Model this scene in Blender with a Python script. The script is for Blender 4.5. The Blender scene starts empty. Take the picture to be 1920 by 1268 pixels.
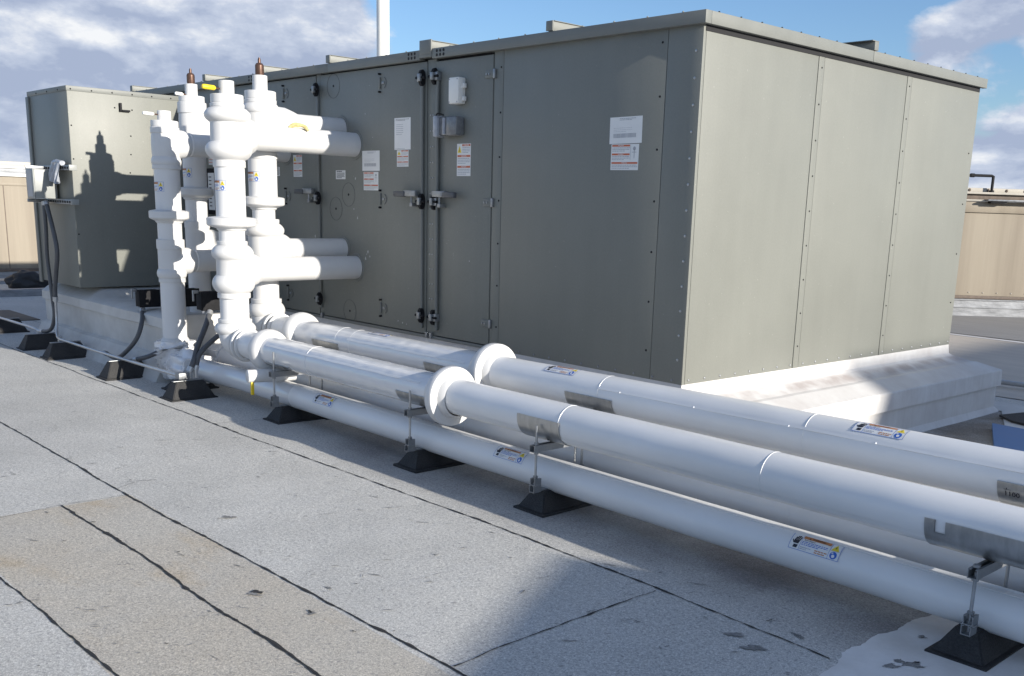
import bpy, bmesh, math, random
from mathutils import Vector, Matrix, noise as mnoise
random.seed(7)
scene = bpy.context.scene
col = scene.collection
R = math.radians
# ------------------------------------------------------------------ camera
FPX, PX, PY = 1888.31, 1015.66, 818.155
YAW, PITCH, ROLL = R(136.32819), R(-12.92510), R(1.83546)
CAM = Vector((4.2675, -5.3814, 1.1727))
fw = Vector((math.cos(YAW)*math.cos(PITCH), math.sin(YAW)*math.cos(PITCH), math.sin(PITCH)))
r0 = fw.cross(Vector((0, 0, 1))).normalized(); u0 = r0.cross(fw)
rr = math.cos(ROLL)*r0 + math.sin(ROLL)*u0; uu = -math.sin(ROLL)*r0 + math.cos(ROLL)*u0
cd = bpy.data.cameras.new('camera'); cam = bpy.data.objects.new('camera', cd); col.objects.link(cam)
m = Matrix((rr, uu, -fw)).transposed().to_4x4(); m.translation = CAM; cam.matrix_world = m
cd.sensor_fit = 'HORIZONTAL'; cd.sensor_width = 36; cd.lens = FPX/1920*36
cd.shift_x = (960-PX)/1920; cd.shift_y = (PY-634)/1920
cd.clip_start = 0.05; cd.clip_end = 2000
scene.camera = cam
# ------------------------------------------------------------------ exposure, sky, sun
scene.view_settings.view_transform = 'Standard'; scene.view_settings.look = 'None'
scene.view_settings.gamma = 1; scene.view_settings.exposure = 1.0
SUN = Vector((1, 0.12, 0.296)).normalized()
EL = math.asin(SUN.z); AZ = math.atan2(SUN.x, SUN.y)
w = bpy.data.worlds.new('World'); scene.world = w; w.use_nodes = True
nt = w.node_tree; nt.nodes.clear()
def N(t, **k):
    n = nt.nodes.new(t)
    for a, b in k.items(): setattr(n, a, b)
    return n
def wl(a, b): nt.links.new(a, b)
def wmath(op, a, b=None, clamp=False):
    n = N('ShaderNodeMath', operation=op); n.use_clamp = clamp
    for i, v in enumerate((a, b)):
        if v is None: continue
        if isinstance(v, (int, float)): n.inputs[i].default_value = v
        else: wl(v, n.inputs[i])
    return n.outputs[0]
sky = N('ShaderNodeTexSky', sky_type='NISHITA'); sky.sun_disc = False
sky.sun_elevation = EL; sky.sun_rotation = AZ; sky.altitude = 200; sky.air_density = 1.0; sky.dust_density = 0.6; sky.ozone_density = 2.5
tc = N('ShaderNodeTexCoord'); sx = N('ShaderNodeSeparateXYZ'); wl(tc.outputs['Generated'], sx.inputs[0])
zc = wmath('ADD', wmath('MAXIMUM', sx.outputs['Z'], 0.0), 0.10)
px_ = wmath('DIVIDE', sx.outputs['X'], zc); py_ = wmath('DIVIDE', sx.outputs['Y'], zc)
cb = N('ShaderNodeCombineXYZ'); wl(px_, cb.inputs[0]); wl(py_, cb.inputs[1]); cb.inputs[2].default_value = 3.7
def wnoise(vec, scale, detail, rough, dist=0.0):
    n = N('ShaderNodeTexNoise'); n.inputs['Scale'].default_value = scale; n.inputs['Detail'].default_value = detail
    n.inputs['Roughness'].default_value = rough; n.inputs['Distortion'].default_value = dist; wl(vec, n.inputs['Vector']); return n.outputs['Fac']
def wramp(fac, stops):
    n = N('ShaderNodeValToRGB'); el = n.color_ramp.elements
    for i, (p, c) in enumerate(stops):
        e = el[i] if i < 2 else el.new(p)
        e.position = p; e.color = (c, c, c, 1) if isinstance(c, (int, float)) else (*c, 1)
    wl(fac, n.inputs[0]); return n.outputs[0]
# big cumulus field in sky space; cover grows towards the north-west side of the sky
cmap = N('ShaderNodeMapping'); wl(tc.outputs['Generated'], cmap.inputs[0]); cmap.inputs['Scale'].default_value = (1, 1, 2.1); cmap.inputs['Location'].default_value = (0.37, 0.62, 0.1)
n1 = wnoise(cmap.outputs[0], 6.5, 10, 0.58, 0.1)
n2 = wnoise(cb.outputs[0], 0.7, 7, 0.6, 0.3)
azn = N('ShaderNodeVectorMath', operation='DOT_PRODUCT'); wl(tc.outputs['Generated'], azn.inputs[0]); azn.inputs[1].default_value = (-0.94, 0.34, 0)
cover = N('ShaderNodeMapRange'); wl(azn.outputs['Value'], cover.inputs[0])
cover.inputs[1].default_value = 0.80; cover.inputs[2].default_value = 0.965; cover.inputs[3].default_value = -0.03; cover.inputs[4].default_value = 0.085; cover.clamp = True
low = N('ShaderNodeMapRange'); wl(sx.outputs['Z'], low.inputs[0]); low.inputs[1].default_value = 0.0; low.inputs[2].default_value = 0.2; low.inputs[3].default_value = 0.10; low.inputs[4].default_value = -0.03
high = N('ShaderNodeMapRange'); wl(sx.outputs['Z'], high.inputs[0]); high.inputs[1].default_value = 0.25; high.inputs[2].default_value = 0.5; high.inputs[3].default_value = 0.0; high.inputs[4].default_value = 0.035  # denser cloud overhead, out of view, added for more fill
dens = wmath('ADD', wmath('ADD', wmath('ADD', wmath('MULTIPLY', n1, 0.8), wmath('MULTIPLY', n2, 0.2)), cover.outputs[0]), low.outputs[0])
away = N('ShaderNodeMapRange'); wl(azn.outputs['Value'], away.inputs[0]); away.inputs[1].default_value = 0.1; away.inputs[2].default_value = 0.7; away.inputs[3].default_value = 0.045; away.inputs[4].default_value = 0.0; away.clamp = True  # extra cloud behind the view, added to raise the ambient light
dens = wmath('ADD', wmath('ADD', dens, away.outputs[0]), high.outputs[0])
for dv, sg, am in (  # individual cloud banks and clear windows, by direction in the sky
    ((-0.4584, 0.8777, 0.1399), 1.4, 0.14), ((-0.4276, 0.8922, 0.1456), 1.6, 0.16), ((-0.3936, 0.9061, 0.1551), 1.6, 0.17),
    ((-0.3883, 0.9182, 0.0779), 1.8, 0.15), ((-0.3885, 0.9207, 0.0376), 2.2, 0.13), ((-0.5441, 0.8204, 0.1758), 4.0, -0.16),
    ((-0.4978, 0.8494, 0.1750), 2.2, -0.14), ((-0.4062, 0.9073, 0.1086), 1.6, -0.20), ((-0.7749, 0.6112, 0.1613), 3.2, -0.18),
    ((-0.7261, 0.6654, 0.1730), 2.5, -0.10), ((-0.9103, 0.3939, 0.1276), 7.0, 0.10), ((-0.9471, 0.3133, 0.0691), 6.0, 0.08), ((-0.8573, 0.4941, 0.1445), 4.0, 0.08)):
    dp = N('ShaderNodeVectorMath', operation='DOT_PRODUCT'); wl(tc.outputs['Generated'], dp.inputs[0]); dp.inputs[1].default_value = dv
    g_ = N('ShaderNodeMapRange', interpolation_type='SMOOTHSTEP'); wl(dp.outputs['Value'], g_.inputs[0]); g_.inputs[1].default_value = math.cos(R(sg*2.2)); g_.inputs[2].default_value = 1.0; g_.inputs[3].default_value = 0; g_.inputs[4].default_value = am
    dens = wmath('ADD', dens, g_.outputs[0])
mask = wramp(dens, [(0.50, 0.0), (0.60, 1.0)])
# cloud shading: a second look-up slightly towards the sun gives lit rims and grey bases
cmap2 = N('ShaderNodeMapping'); wl(tc.outputs['Generated'], cmap2.inputs[0]); cmap2.inputs['Scale'].default_value = (1, 1, 2.1); cmap2.inputs['Location'].default_value = (0.375, 0.62, 0.135)
n3 = wnoise(cmap2.outputs[0], 6.5, 10, 0.58, 0.1)
dif = wmath('ADD', wmath('MULTIPLY', wmath('SUBTRACT', n1, n3), 4.2), 0.40)
n4 = wnoise(cmap.outputs[0], 2.0, 4, 0.5)
dif = wmath('ADD', dif, wmath('MULTIPLY', wmath('SUBTRACT', n4, 0.5), 0.9), True)
ccol = wramp(dif, [(0.10, (0.38, 0.45, 0.61)), (0.55, (0.55, 0.615, 0.75)), (1.0, (0.88, 0.90, 0.93))])
# clear sky: the Nishita sky, cooled
tint = N('ShaderNodeMix', data_type='RGBA', blend_type='MULTIPLY'); tint.inputs['Factor'].default_value = 1.0
wl(sky.outputs[0], tint.inputs['A']); tint.inputs['B'].default_value = (0.70, 0.79, 0.93, 1)
bg1 = N('ShaderNodeBackground'); wl(tint.outputs['Result'], bg1.inputs[0]); bg1.inputs[1].default_value = 0.088
bg2 = N('ShaderNodeBackground'); wl(ccol, bg2.inputs[0]); bg2.inputs[1].default_value = 0.52
mx = N('ShaderNodeMixShader'); wl(mask, mx.inputs[0]); wl(bg1.outputs[0], mx.inputs[1]); wl(bg2.outputs[0], mx.inputs[2])
wo = N('ShaderNodeOutputWorld'); wl(mx.outputs[0], wo.inputs[0])
ld = bpy.data.lights.new('sun', 'SUN'); ld.energy = 3.6; ld.angle = R(0.5); ld.color = (1.0, 0.94, 0.84)
lo = bpy.data.objects.new('sun', ld); col.objects.link(lo); lo.rotation_euler = (-SUN).to_track_quat('-Z', 'Y').to_euler()

# ------------------------------------------------------------------ materials
def mat(name, c, rough=0.5, metal=0.0, var=0.06, scale=6.0, bump=0.0, bscale=60.0, spec=0.5, stretch=(1, 1, 1), c2=None, coat=0.0, fine=0.0):
    m = bpy.data.materials.new(name); m.use_nodes = True; t = m.node_tree; b = t.nodes['Principled BSDF']
    b.inputs['Roughness'].default_value = rough; b.inputs['Metallic'].default_value = metal; b.inputs['Specular IOR Level'].default_value = spec
    b.inputs['Coat Weight'].default_value = coat; b.inputs['Coat Roughness'].default_value = 0.15
    tcn = t.nodes.new('ShaderNodeTexCoord'); mp = t.nodes.new('ShaderNodeMapping'); mp.inputs['Scale'].default_value = stretch
    t.links.new(tcn.outputs['Object'], mp.inputs[0])
    n = t.nodes.new('ShaderNodeTexNoise'); n.inputs['Scale'].default_value = scale; n.inputs['Detail'].default_value = 8; n.inputs['Roughness'].default_value = 0.62
    t.links.new(mp.outputs[0], n.inputs['Vector'])
    cr = t.nodes.new('ShaderNodeValToRGB'); cr.color_ramp.elements[0].position = 0.3; cr.color_ramp.elements[1].position = 0.7
    k0 = c2 if c2 else tuple(v*(1-var) for v in c); k1 = tuple(min(1, v*(1+var)) for v in c)
    cr.color_ramp.elements[0].color = (*k0, 1); cr.color_ramp.elements[1].color = (*k1, 1)
    t.links.new(n.outputs['Fac'], cr.inputs[0]); src = cr.outputs[0]
    if fine:
        f = t.nodes.new('ShaderNodeTexNoise'); f.inputs['Scale'].default_value = bscale; f.inputs['Detail'].default_value = 3
        t.links.new(tcn.outputs['Object'], f.inputs['Vector'])
        mr = t.nodes.new('ShaderNodeMapRange'); mr.inputs[1].default_value = 0.3; mr.inputs[2].default_value = 0.7; mr.inputs[3].default_value = 1-fine; mr.inputs[4].default_value = 1+fine
        t.links.new(f.outputs['Fac'], mr.inputs[0])
        mm = t.nodes.new('ShaderNodeMix'); mm.data_type = 'RGBA'; mm.blend_type = 'MULTIPLY'; mm.inputs['Factor'].default_value = 1
        t.links.new(src, mm.inputs['A']); t.links.new(mr.outputs[0], mm.inputs['B']); src = mm.outputs['Result']
    t.links.new(src, b.inputs['Base Color'])
    rm = t.nodes.new('ShaderNodeMapRange'); rm.inputs[3].default_value = max(0.02, rough-0.08); rm.inputs[4].default_value = min(1, rough+0.08)
    t.links.new(n.outputs['Fac'], rm.inputs[0]); t.links.new(rm.outputs[0], b.inputs['Roughness'])
    if bump:
        bn = t.nodes.new('ShaderNodeTexNoise'); bn.inputs['Scale'].default_value = bscale; bn.inputs['Detail'].default_value = 4
        t.links.new(tcn.outputs['Object'], bn.inputs['Vector'])
        bp = t.nodes.new('ShaderNodeBump'); bp.inputs['Strength'].default_value = bump; bp.inputs['Distance'].default_value = 0.01
        t.links.new(bn.outputs['Fac'], bp.inputs['Height']); t.links.new(bp.outputs[0], b.inputs['Normal'])
    return m
def paint_mat(name, c, rough):
    m = mat(name, c, rough, var=0.035, scale=1.6, spec=0.35); t = m.node_tree; b = t.nodes['Principled BSDF']; L = t.links.new
    tcn = t.nodes.new('ShaderNodeTexCoord'); geo = t.nodes.new('ShaderNodeNewGeometry')
    def noi(sc, st, det=5):
        mp = t.nodes.new('ShaderNodeMapping'); mp.inputs['Scale'].default_value = st; L(geo.outputs['Position'], mp.inputs[0])
        n = t.nodes.new('ShaderNodeTexNoise'); n.inputs['Scale'].default_value = sc; n.inputs['Detail'].default_value = det; n.inputs['Roughness'].default_value = 0.6; L(mp.outputs[0], n.inputs['Vector']); return n.outputs['Fac']
    src = b.inputs['Base Color'].links[0].from_socket
    def mul(src, fac, lo_, hi):
        mr = t.nodes.new('ShaderNodeMapRange'); mr.inputs[1].default_value = 0.32; mr.inputs[2].default_value = 0.68; mr.inputs[3].default_value = lo_; mr.inputs[4].default_value = hi; L(fac, mr.inputs[0])
        mm = t.nodes.new('ShaderNodeMix'); mm.data_type = 'RGBA'; mm.blend_type = 'MULTIPLY'; mm.inputs['Factor'].default_value = 1; L(src, mm.inputs['A']); L(mr.outputs[0], mm.inputs['B']); return mm.outputs['Result']
    src = mul(src, noi(9, (1, 1, 0.06)), 0.982, 1.018); src = mul(src, noi(1.3, (1, 1, 0.8)), 0.97, 1.03); src = mul(src, noi(70, (1, 1, 1), 3), 0.965, 1.035)
    sp_ = noi(38, (1, 1, 1), 1); cr = t.nodes.new('ShaderNodeMapRange'); cr.inputs[1].default_value = 0.74; cr.inputs[2].default_value = 0.80; cr.inputs[3].default_value = 1; cr.inputs[4].default_value = 1.35; L(sp_, cr.inputs[0])
    mm = t.nodes.new('ShaderNodeMix'); mm.data_type = 'RGBA'; mm.blend_type = 'MULTIPLY'; mm.inputs['Factor'].default_value = 1; L(src, mm.inputs['A']); L(cr.outputs[0], mm.inputs['B'])
    L(mm.outputs['Result'], b.inputs['Base Color'])
    b1 = t.nodes.new('ShaderNodeBump'); b1.inputs['Strength'].default_value = 0.22; b1.inputs['Distance'].default_value = 0.03; L(noi(1.1, (1, 1, 0.7), 2), b1.inputs['Height'])
    b2 = t.nodes.new('ShaderNodeBump'); b2.inputs['Strength'].default_value = 0.10; b2.inputs['Distance'].default_value = 0.004; L(noi(90, (1, 1, 1), 3), b2.inputs['Height']); L(b1.outputs[0], b2.inputs['Normal']); L(b2.outputs[0], b.inputs['Normal'])
    return m
M = {}
M['paint'] = paint_mat('grey_green_paint', (0.196, 0.200, 0.179), 0.46)
M['paint2'] = mat('grey_green_paint_trim', (0.186, 0.192, 0.178), 0.48, var=0.05, scale=5, bump=0.03, bscale=60, spec=0.35)
M['gap'] = mat('matte_black', (0.012, 0.012, 0.014), 0.8)
M['black'] = mat('black_hardware', (0.016, 0.016, 0.018), 0.7, var=0.3, scale=30, spec=0.2)
M['pvc'] = mat('white_pvc_jacket', (0.76, 0.76, 0.76), 0.36, c2=(0.69, 0.69, 0.685), scale=2.2, bump=0.04, bscale=5, stretch=(0.4, 1, 1), coat=0.2)
M['pvcr'] = mat('white_riser_jacket', (0.70, 0.70, 0.70), 0.4, var=0.02, scale=3, bump=0.04, bscale=6)
M['pvcg'] = mat('glossy_wrinkled_jacket', (0.72, 0.72, 0.725), 0.16, var=0.03, scale=5, bump=0.28, bscale=6, stretch=(0.3, 1, 1), coat=0.5)
M['patch'] = mat('bright_white_coating', (0.80, 0.79, 0.77), 0.6, var=0.04, scale=3, c2=(0.60, 0.58, 0.55), bump=0.15, bscale=25)
M['pvcm'] = mat('white_pvc_fitting', (0.64, 0.637, 0.63), 0.42, var=0.03, scale=6, bump=0.05, bscale=14)
M['wrap'] = mat('white_wrinkled_wrap', (0.78, 0.78, 0.79), 0.22, var=0.05, scale=9, bump=0.9, bscale=9, coat=0.4)
M['band'] = mat('white_caulk_band', (0.86, 0.86, 0.85), 0.5)
M['coat'] = mat('white_roof_coating', (0.60, 0.595, 0.585), 0.62, var=0.04, scale=3.0, bump=0.14, bscale=20, c2=(0.50, 0.475, 0.46))
M['curbl'] = mat('weathered_white_coating', (0.62, 0.61, 0.585), 0.7, var=0.06, scale=2.2, bump=0.12, bscale=18, c2=(0.46, 0.445, 0.42))
M['steel'] = mat('galvanized_steel', (0.42, 0.43, 0.44), 0.38, 0.85, var=0.15, scale=14, stretch=(1, 1, 1))
M['saddle'] = mat('galvanized_sheet', (0.46, 0.46, 0.45), 0.32, 0.8, var=0.16, scale=9, stretch=(3, 1, 1))
M['strut'] = mat('galvanized_strut', (0.30, 0.31, 0.32), 0.45, 0.7, var=0.2, scale=20)
M['rubber'] = mat('black_recycled_rubber', (0.034, 0.033, 0.033), 0.72, c2=(0.014, 0.014, 0.015), scale=7, bump=0.5, bscale=120, fine=0.4)
M['flex'] = mat('grey_flexible_conduit', (0.085, 0.088, 0.095), 0.45, var=0.1)
M['emt'] = mat('zinc_conduit', (0.50, 0.51, 0.52), 0.35, 0.6, var=0.1, scale=20)
M['copper'] = mat('brown_copper', (0.13, 0.075, 0.055), 0.38, 0.55, var=0.3, scale=25)
M['yellow'] = mat('yellow_plastic', (0.80, 0.58, 0.02), 0.45)
M['whitepl'] = mat('white_plastic', (0.78, 0.77, 0.73), 0.4, var=0.03)
M['greypl'] = mat('grey_clear_cover', (0.16, 0.165, 0.17), 0.2, var=0.25, scale=25, coat=0.5)
M['boxgrey'] = mat('light_grey_enclosure', (0.30, 0.31, 0.30), 0.45, var=0.05)
M['tan'] = mat('weathered_tan_metal', (0.31, 0.27, 0.21), 0.6, var=0.06, scale=1.9, stretch=(1, 1, 0.05), c2=(0.19, 0.155, 0.115), bump=0.03, bscale=20)
M['tanl'] = mat('pale_tan_trim', (0.40, 0.37, 0.32), 0.6, var=0.1, scale=3, stretch=(1, 1, 0.3))
M['silver'] = mat('silver_aluminium_coating', (0.34, 0.35, 0.37), 0.5, 0.2, c2=(0.17, 0.175, 0.185), scale=3, stretch=(1, 1, 6), bump=0.3, bscale=20)
M['rust'] = mat('brown_weathered_metal', (0.13, 0.10, 0.08), 0.7, var=0.3, scale=10)
M['bag'] = mat('black_rubber_bag', (0.02, 0.02, 0.022), 0.6, var=0.2)
M['mat'] = mat('dark_granule_mat', (0.055, 0.050, 0.048), 0.95, var=0.2, scale=20, bump=0.4, bscale=200)
M['brownmat'] = mat('brown_walkway_pad', (0.16, 0.13, 0.10), 0.9, var=0.2, scale=8)
M['tar'] = mat('bitumen_bead', (0.028, 0.027, 0.027), 0.75, var=0.3, scale=30, bump=0.4, bscale=80)
M['scuff'] = mat('bitumen_scuff', (0.22, 0.217, 0.21), 0.85, var=0.4, scale=40)
M['chip'] = mat('pale_paint_chip', (0.55, 0.56, 0.54), 0.6)
M['foam'] = mat('yellow_foam_sealant', (0.52, 0.44, 0.20), 0.7, var=0.2, scale=30, bump=0.5, bscale=50)
M['blue'] = mat('blue_shade_patch', (0.09, 0.18, 0.38), 0.5, var=0.06)
M['beige'] = mat('beige_roof_coating', (0.56, 0.50, 0.42), 0.7, var=0.08, scale=1.2, stretch=(0.5, 3, 1), c2=(0.46, 0.41, 0.35), bump=0.15, bscale=12)
M['asph'] = mat('dark_grey_membrane', (0.235, 0.23, 0.225), 0.85, var=0.1, scale=1.2, stretch=(0.4, 3, 1), bump=0.3, bscale=120)
M['film'] = mat('grey_plastic_film', (0.34, 0.36, 0.40), 0.3, var=0.2, scale=12, bump=0.5, bscale=30)
def ledge_stain(m):
    t = m.node_tree; b = t.nodes['Principled BSDF']; L = t.links.new; geo = t.nodes.new('ShaderNodeNewGeometry'); sp = t.nodes.new('ShaderNodeSeparateXYZ'); L(geo.outputs['Position'], sp.inputs[0])
    def mr(v, a, c, lo_=0.0, hi=1.0):
        n = t.nodes.new('ShaderNodeMapRange'); n.inputs[1].default_value = a; n.inputs[2].default_value = c; n.inputs[3].default_value = lo_; n.inputs[4].default_value = hi; L(v, n.inputs[0]); return n.outputs[0]
    def mu(a, c): n = t.nodes.new('ShaderNodeMath'); n.operation = 'MULTIPLY'; L(a, n.inputs[0]); L(c, n.inputs[1]); return n.outputs[0]
    nz = t.nodes.new('ShaderNodeTexNoise'); nz.inputs['Scale'].default_value = 5; nz.inputs['Detail'].default_value = 7; L(geo.outputs['Position'], nz.inputs['Vector'])
    k = mu(mu(mr(sp.outputs['X'], 0.025, 0.06), mr(sp.outputs['X'], 0.19, 0.12)), mr(nz.outputs['Fac'], 0.42, 0.62, 0, 0.8))
    ns = t.nodes.new('ShaderNodeTexNoise'); ns.inputs['Scale'].default_value = 26; ns.inputs['Detail'].default_value = 3; mp = t.nodes.new('ShaderNodeMapping'); mp.inputs['Scale'].default_value = (1, 1, 0.15); L(geo.outputs['Position'], mp.inputs[0]); L(mp.outputs[0], ns.inputs['Vector'])
    src = b.inputs['Base Color'].links[0].from_socket
    for f, c in ((k, (0.36, 0.315, 0.30)), (mu(mr(ns.outputs['Fac'], 0.5, 0.72, 0, 0.35), mr(sp.outputs['X'], 0.33, 0.36)), (0.45, 0.43, 0.41))):
        mx_ = t.nodes.new('ShaderNodeMix'); mx_.data_type = 'RGBA'; L(f, mx_.inputs['Factor']); L(src, mx_.inputs['A']); mx_.inputs['B'].default_value = (*c, 1); src = mx_.outputs['Result']
    L(src, b.inputs['Base Color'])
ledge_stain(M['coat'])
# decals
for n_, c_ in {'d_white': (0.74, 0.74, 0.73), 'd_red': (0.55, 0.13, 0.05), 'd_blue': (0.03, 0.13, 0.50), 'd_yel': (0.80, 0.62, 0.04), 'd_blk': (0.02, 0.02, 0.03), 'd_gry': (0.36, 0.37, 0.40), 'd_org': (0.50, 0.20, 0.07)}.items():
    M[n_] = mat(n_, c_, 0.45, var=0.03)

# roof membrane: granules, roll-to-roll tone, tan stains
def ground_material():
    m = bpy.data.materials.new('granulated_roof_membrane'); m.use_nodes = True; t = m.node_tree; b = t.nodes['Principled BSDF']
    L = t.links.new
    def nn(ty, **k):
        n = t.nodes.new(ty)
        for a, c in k.items(): setattr(n, a, c)
        return n
    tcn = nn('ShaderNodeTexCoord'); sp = nn('ShaderNodeSeparateXYZ'); L(tcn.outputs['Object'], sp.inputs[0])
    def noi(scale, det=6, ro=0.6, st=None):
        n = nn('ShaderNodeTexNoise'); n.inputs['Scale'].default_value = scale; n.inputs['Detail'].default_value = det; n.inputs['Roughness'].default_value = ro
        if st:
            mp = nn('ShaderNodeMapping'); mp.inputs['Scale'].default_value = st; L(tcn.outputs['Object'], mp.inputs[0]); L(mp.outputs[0], n.inputs['Vector'])
        else: L(tcn.outputs['Object'], n.inputs['Vector'])
        return n.outputs['Fac']
    def ma(op, a, c=None, cl=False):
        n = nn('ShaderNodeMath', operation=op); n.use_clamp = cl
        for i, v in enumerate((a, c)):
            if v is None: continue
            if isinstance(v, (int, float)): n.inputs[i].default_value = v
            else: L(v, n.inputs[i])
        return n.outputs[0]
    def rg(v, a, c, lo_=0.0, hi=1.0):
        n = nn('ShaderNodeMapRange'); n.clamp = True; L(v, n.inputs[0]); n.inputs[1].default_value = a; n.inputs[2].default_value = c; n.inputs[3].default_value = lo_; n.inputs[4].default_value = hi; return n.outputs[0]
    def mixc(f, a, c, bt='MIX'):
        n = nn('ShaderNodeMix', data_type='RGBA', blend_type=bt)
        if isinstance(f, (int, float)): n.inputs['Factor'].default_value = f
        else: L(f, n.inputs['Factor'])
        for k, v in (('A', a), ('B', c)):
            if isinstance(v, tuple): n.inputs[k].default_value = (*v, 1)
            else: L(v, n.inputs[k])
        return n.outputs['Result']
    base = mixc(rg(noi(1.3), 0.35, 0.65), (0.555, 0.543, 0.508), (0.63, 0.617, 0.58))
    # beige roll: x > -1.74 and -4.1 < y < -3.12
    X, Y = sp.outputs['X'], sp.outputs['Y']
    bm_ = ma('MULTIPLY', ma('MULTIPLY', ma('GREATER_THAN', X, -1.735), ma('LESS_THAN', Y, -3.115)), ma('GREATER_THAN', Y, -4.11))
    bei = mixc(rg(noi(1.1, 5), 0.38, 0.66), (0.555, 0.505, 0.425), (0.575, 0.54, 0.475))
    base = mixc(ma('MULTIPLY', bm_, 0.95), base, bei)
    yel = ma('MULTIPLY', bm_, rg(noi(2.2, 5, 0.6, (0.6, 1, 1)), 0.56, 0.72, 0, 0.45))
    base = mixc(yel, base, (0.50, 0.36, 0.19))
    # water stains collecting under the pipes
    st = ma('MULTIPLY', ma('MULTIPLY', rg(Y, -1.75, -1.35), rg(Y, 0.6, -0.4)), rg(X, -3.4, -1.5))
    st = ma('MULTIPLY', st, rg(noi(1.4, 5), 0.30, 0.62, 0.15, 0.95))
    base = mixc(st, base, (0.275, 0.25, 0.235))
    # dirty pond patch by the near kerb corner of the big curb
    st2 = ma('MULTIPLY', ma('MULTIPLY', rg(X, 0.30, 0.42), rg(X, 1.3, 0.7)), ma('MULTIPLY', rg(Y, 4.6, 4.2), rg(Y, -0.6, 0.4)))
    base = mixc(ma('MULTIPLY', st2, rg(noi(2.5), 0.3, 0.55, 0.5, 0.95)), base, (0.25, 0.215, 0.18))
    big = noi(0.7, 6, 0.6, (0.35, 1.2, 1)); base = mixc(rg(big, 0.5, 0.75, 0, 0.28), base, (0.36, 0.35, 0.34))
    gran = noi(150, 3, 0.8); base = mixc(1.0, base, mixc(rg(gran, 0.30, 0.72), (0.50, 0.50, 0.51), (1.36, 1.36, 1.35)), 'MULTIPLY')
    g2 = noi(62, 3, 0.7); base = mixc(1.0, base, mixc(rg(g2, 0.34, 0.68), (0.80, 0.80, 0.80), (1.17, 1.17, 1.17)), 'MULTIPLY')
    spk = noi(60, 2, 0.5); base = mixc(rg(spk, 0.60, 0.72, 0, 0.6), base, (0.20, 0.20, 0.21))
    sml = noi(16, 5, 0.75); base = mixc(rg(sml, 0.62, 0.74, 0, 0.35), base, (0.28, 0.275, 0.27))
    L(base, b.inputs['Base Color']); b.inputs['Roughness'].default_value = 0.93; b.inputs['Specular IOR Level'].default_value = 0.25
    bp = nn('ShaderNodeBump'); bp.inputs['Strength'].default_value = 0.55; bp.inputs['Distance'].default_value = 0.004; L(noi(210, 3, 0.7), bp.inputs['Height'])
    bp2 = nn('ShaderNodeBump'); bp2.inputs['Strength'].default_value = 0.25; bp2.inputs['Distance'].default_value = 0.02; L(noi(5, 4, 0.6), bp2.inputs['Height']); L(bp.outputs[0], bp2.inputs['Normal'])
    L(bp2.outputs[0], b.inputs['Normal'])
    return m
M['ground'] = ground_material()

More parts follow.
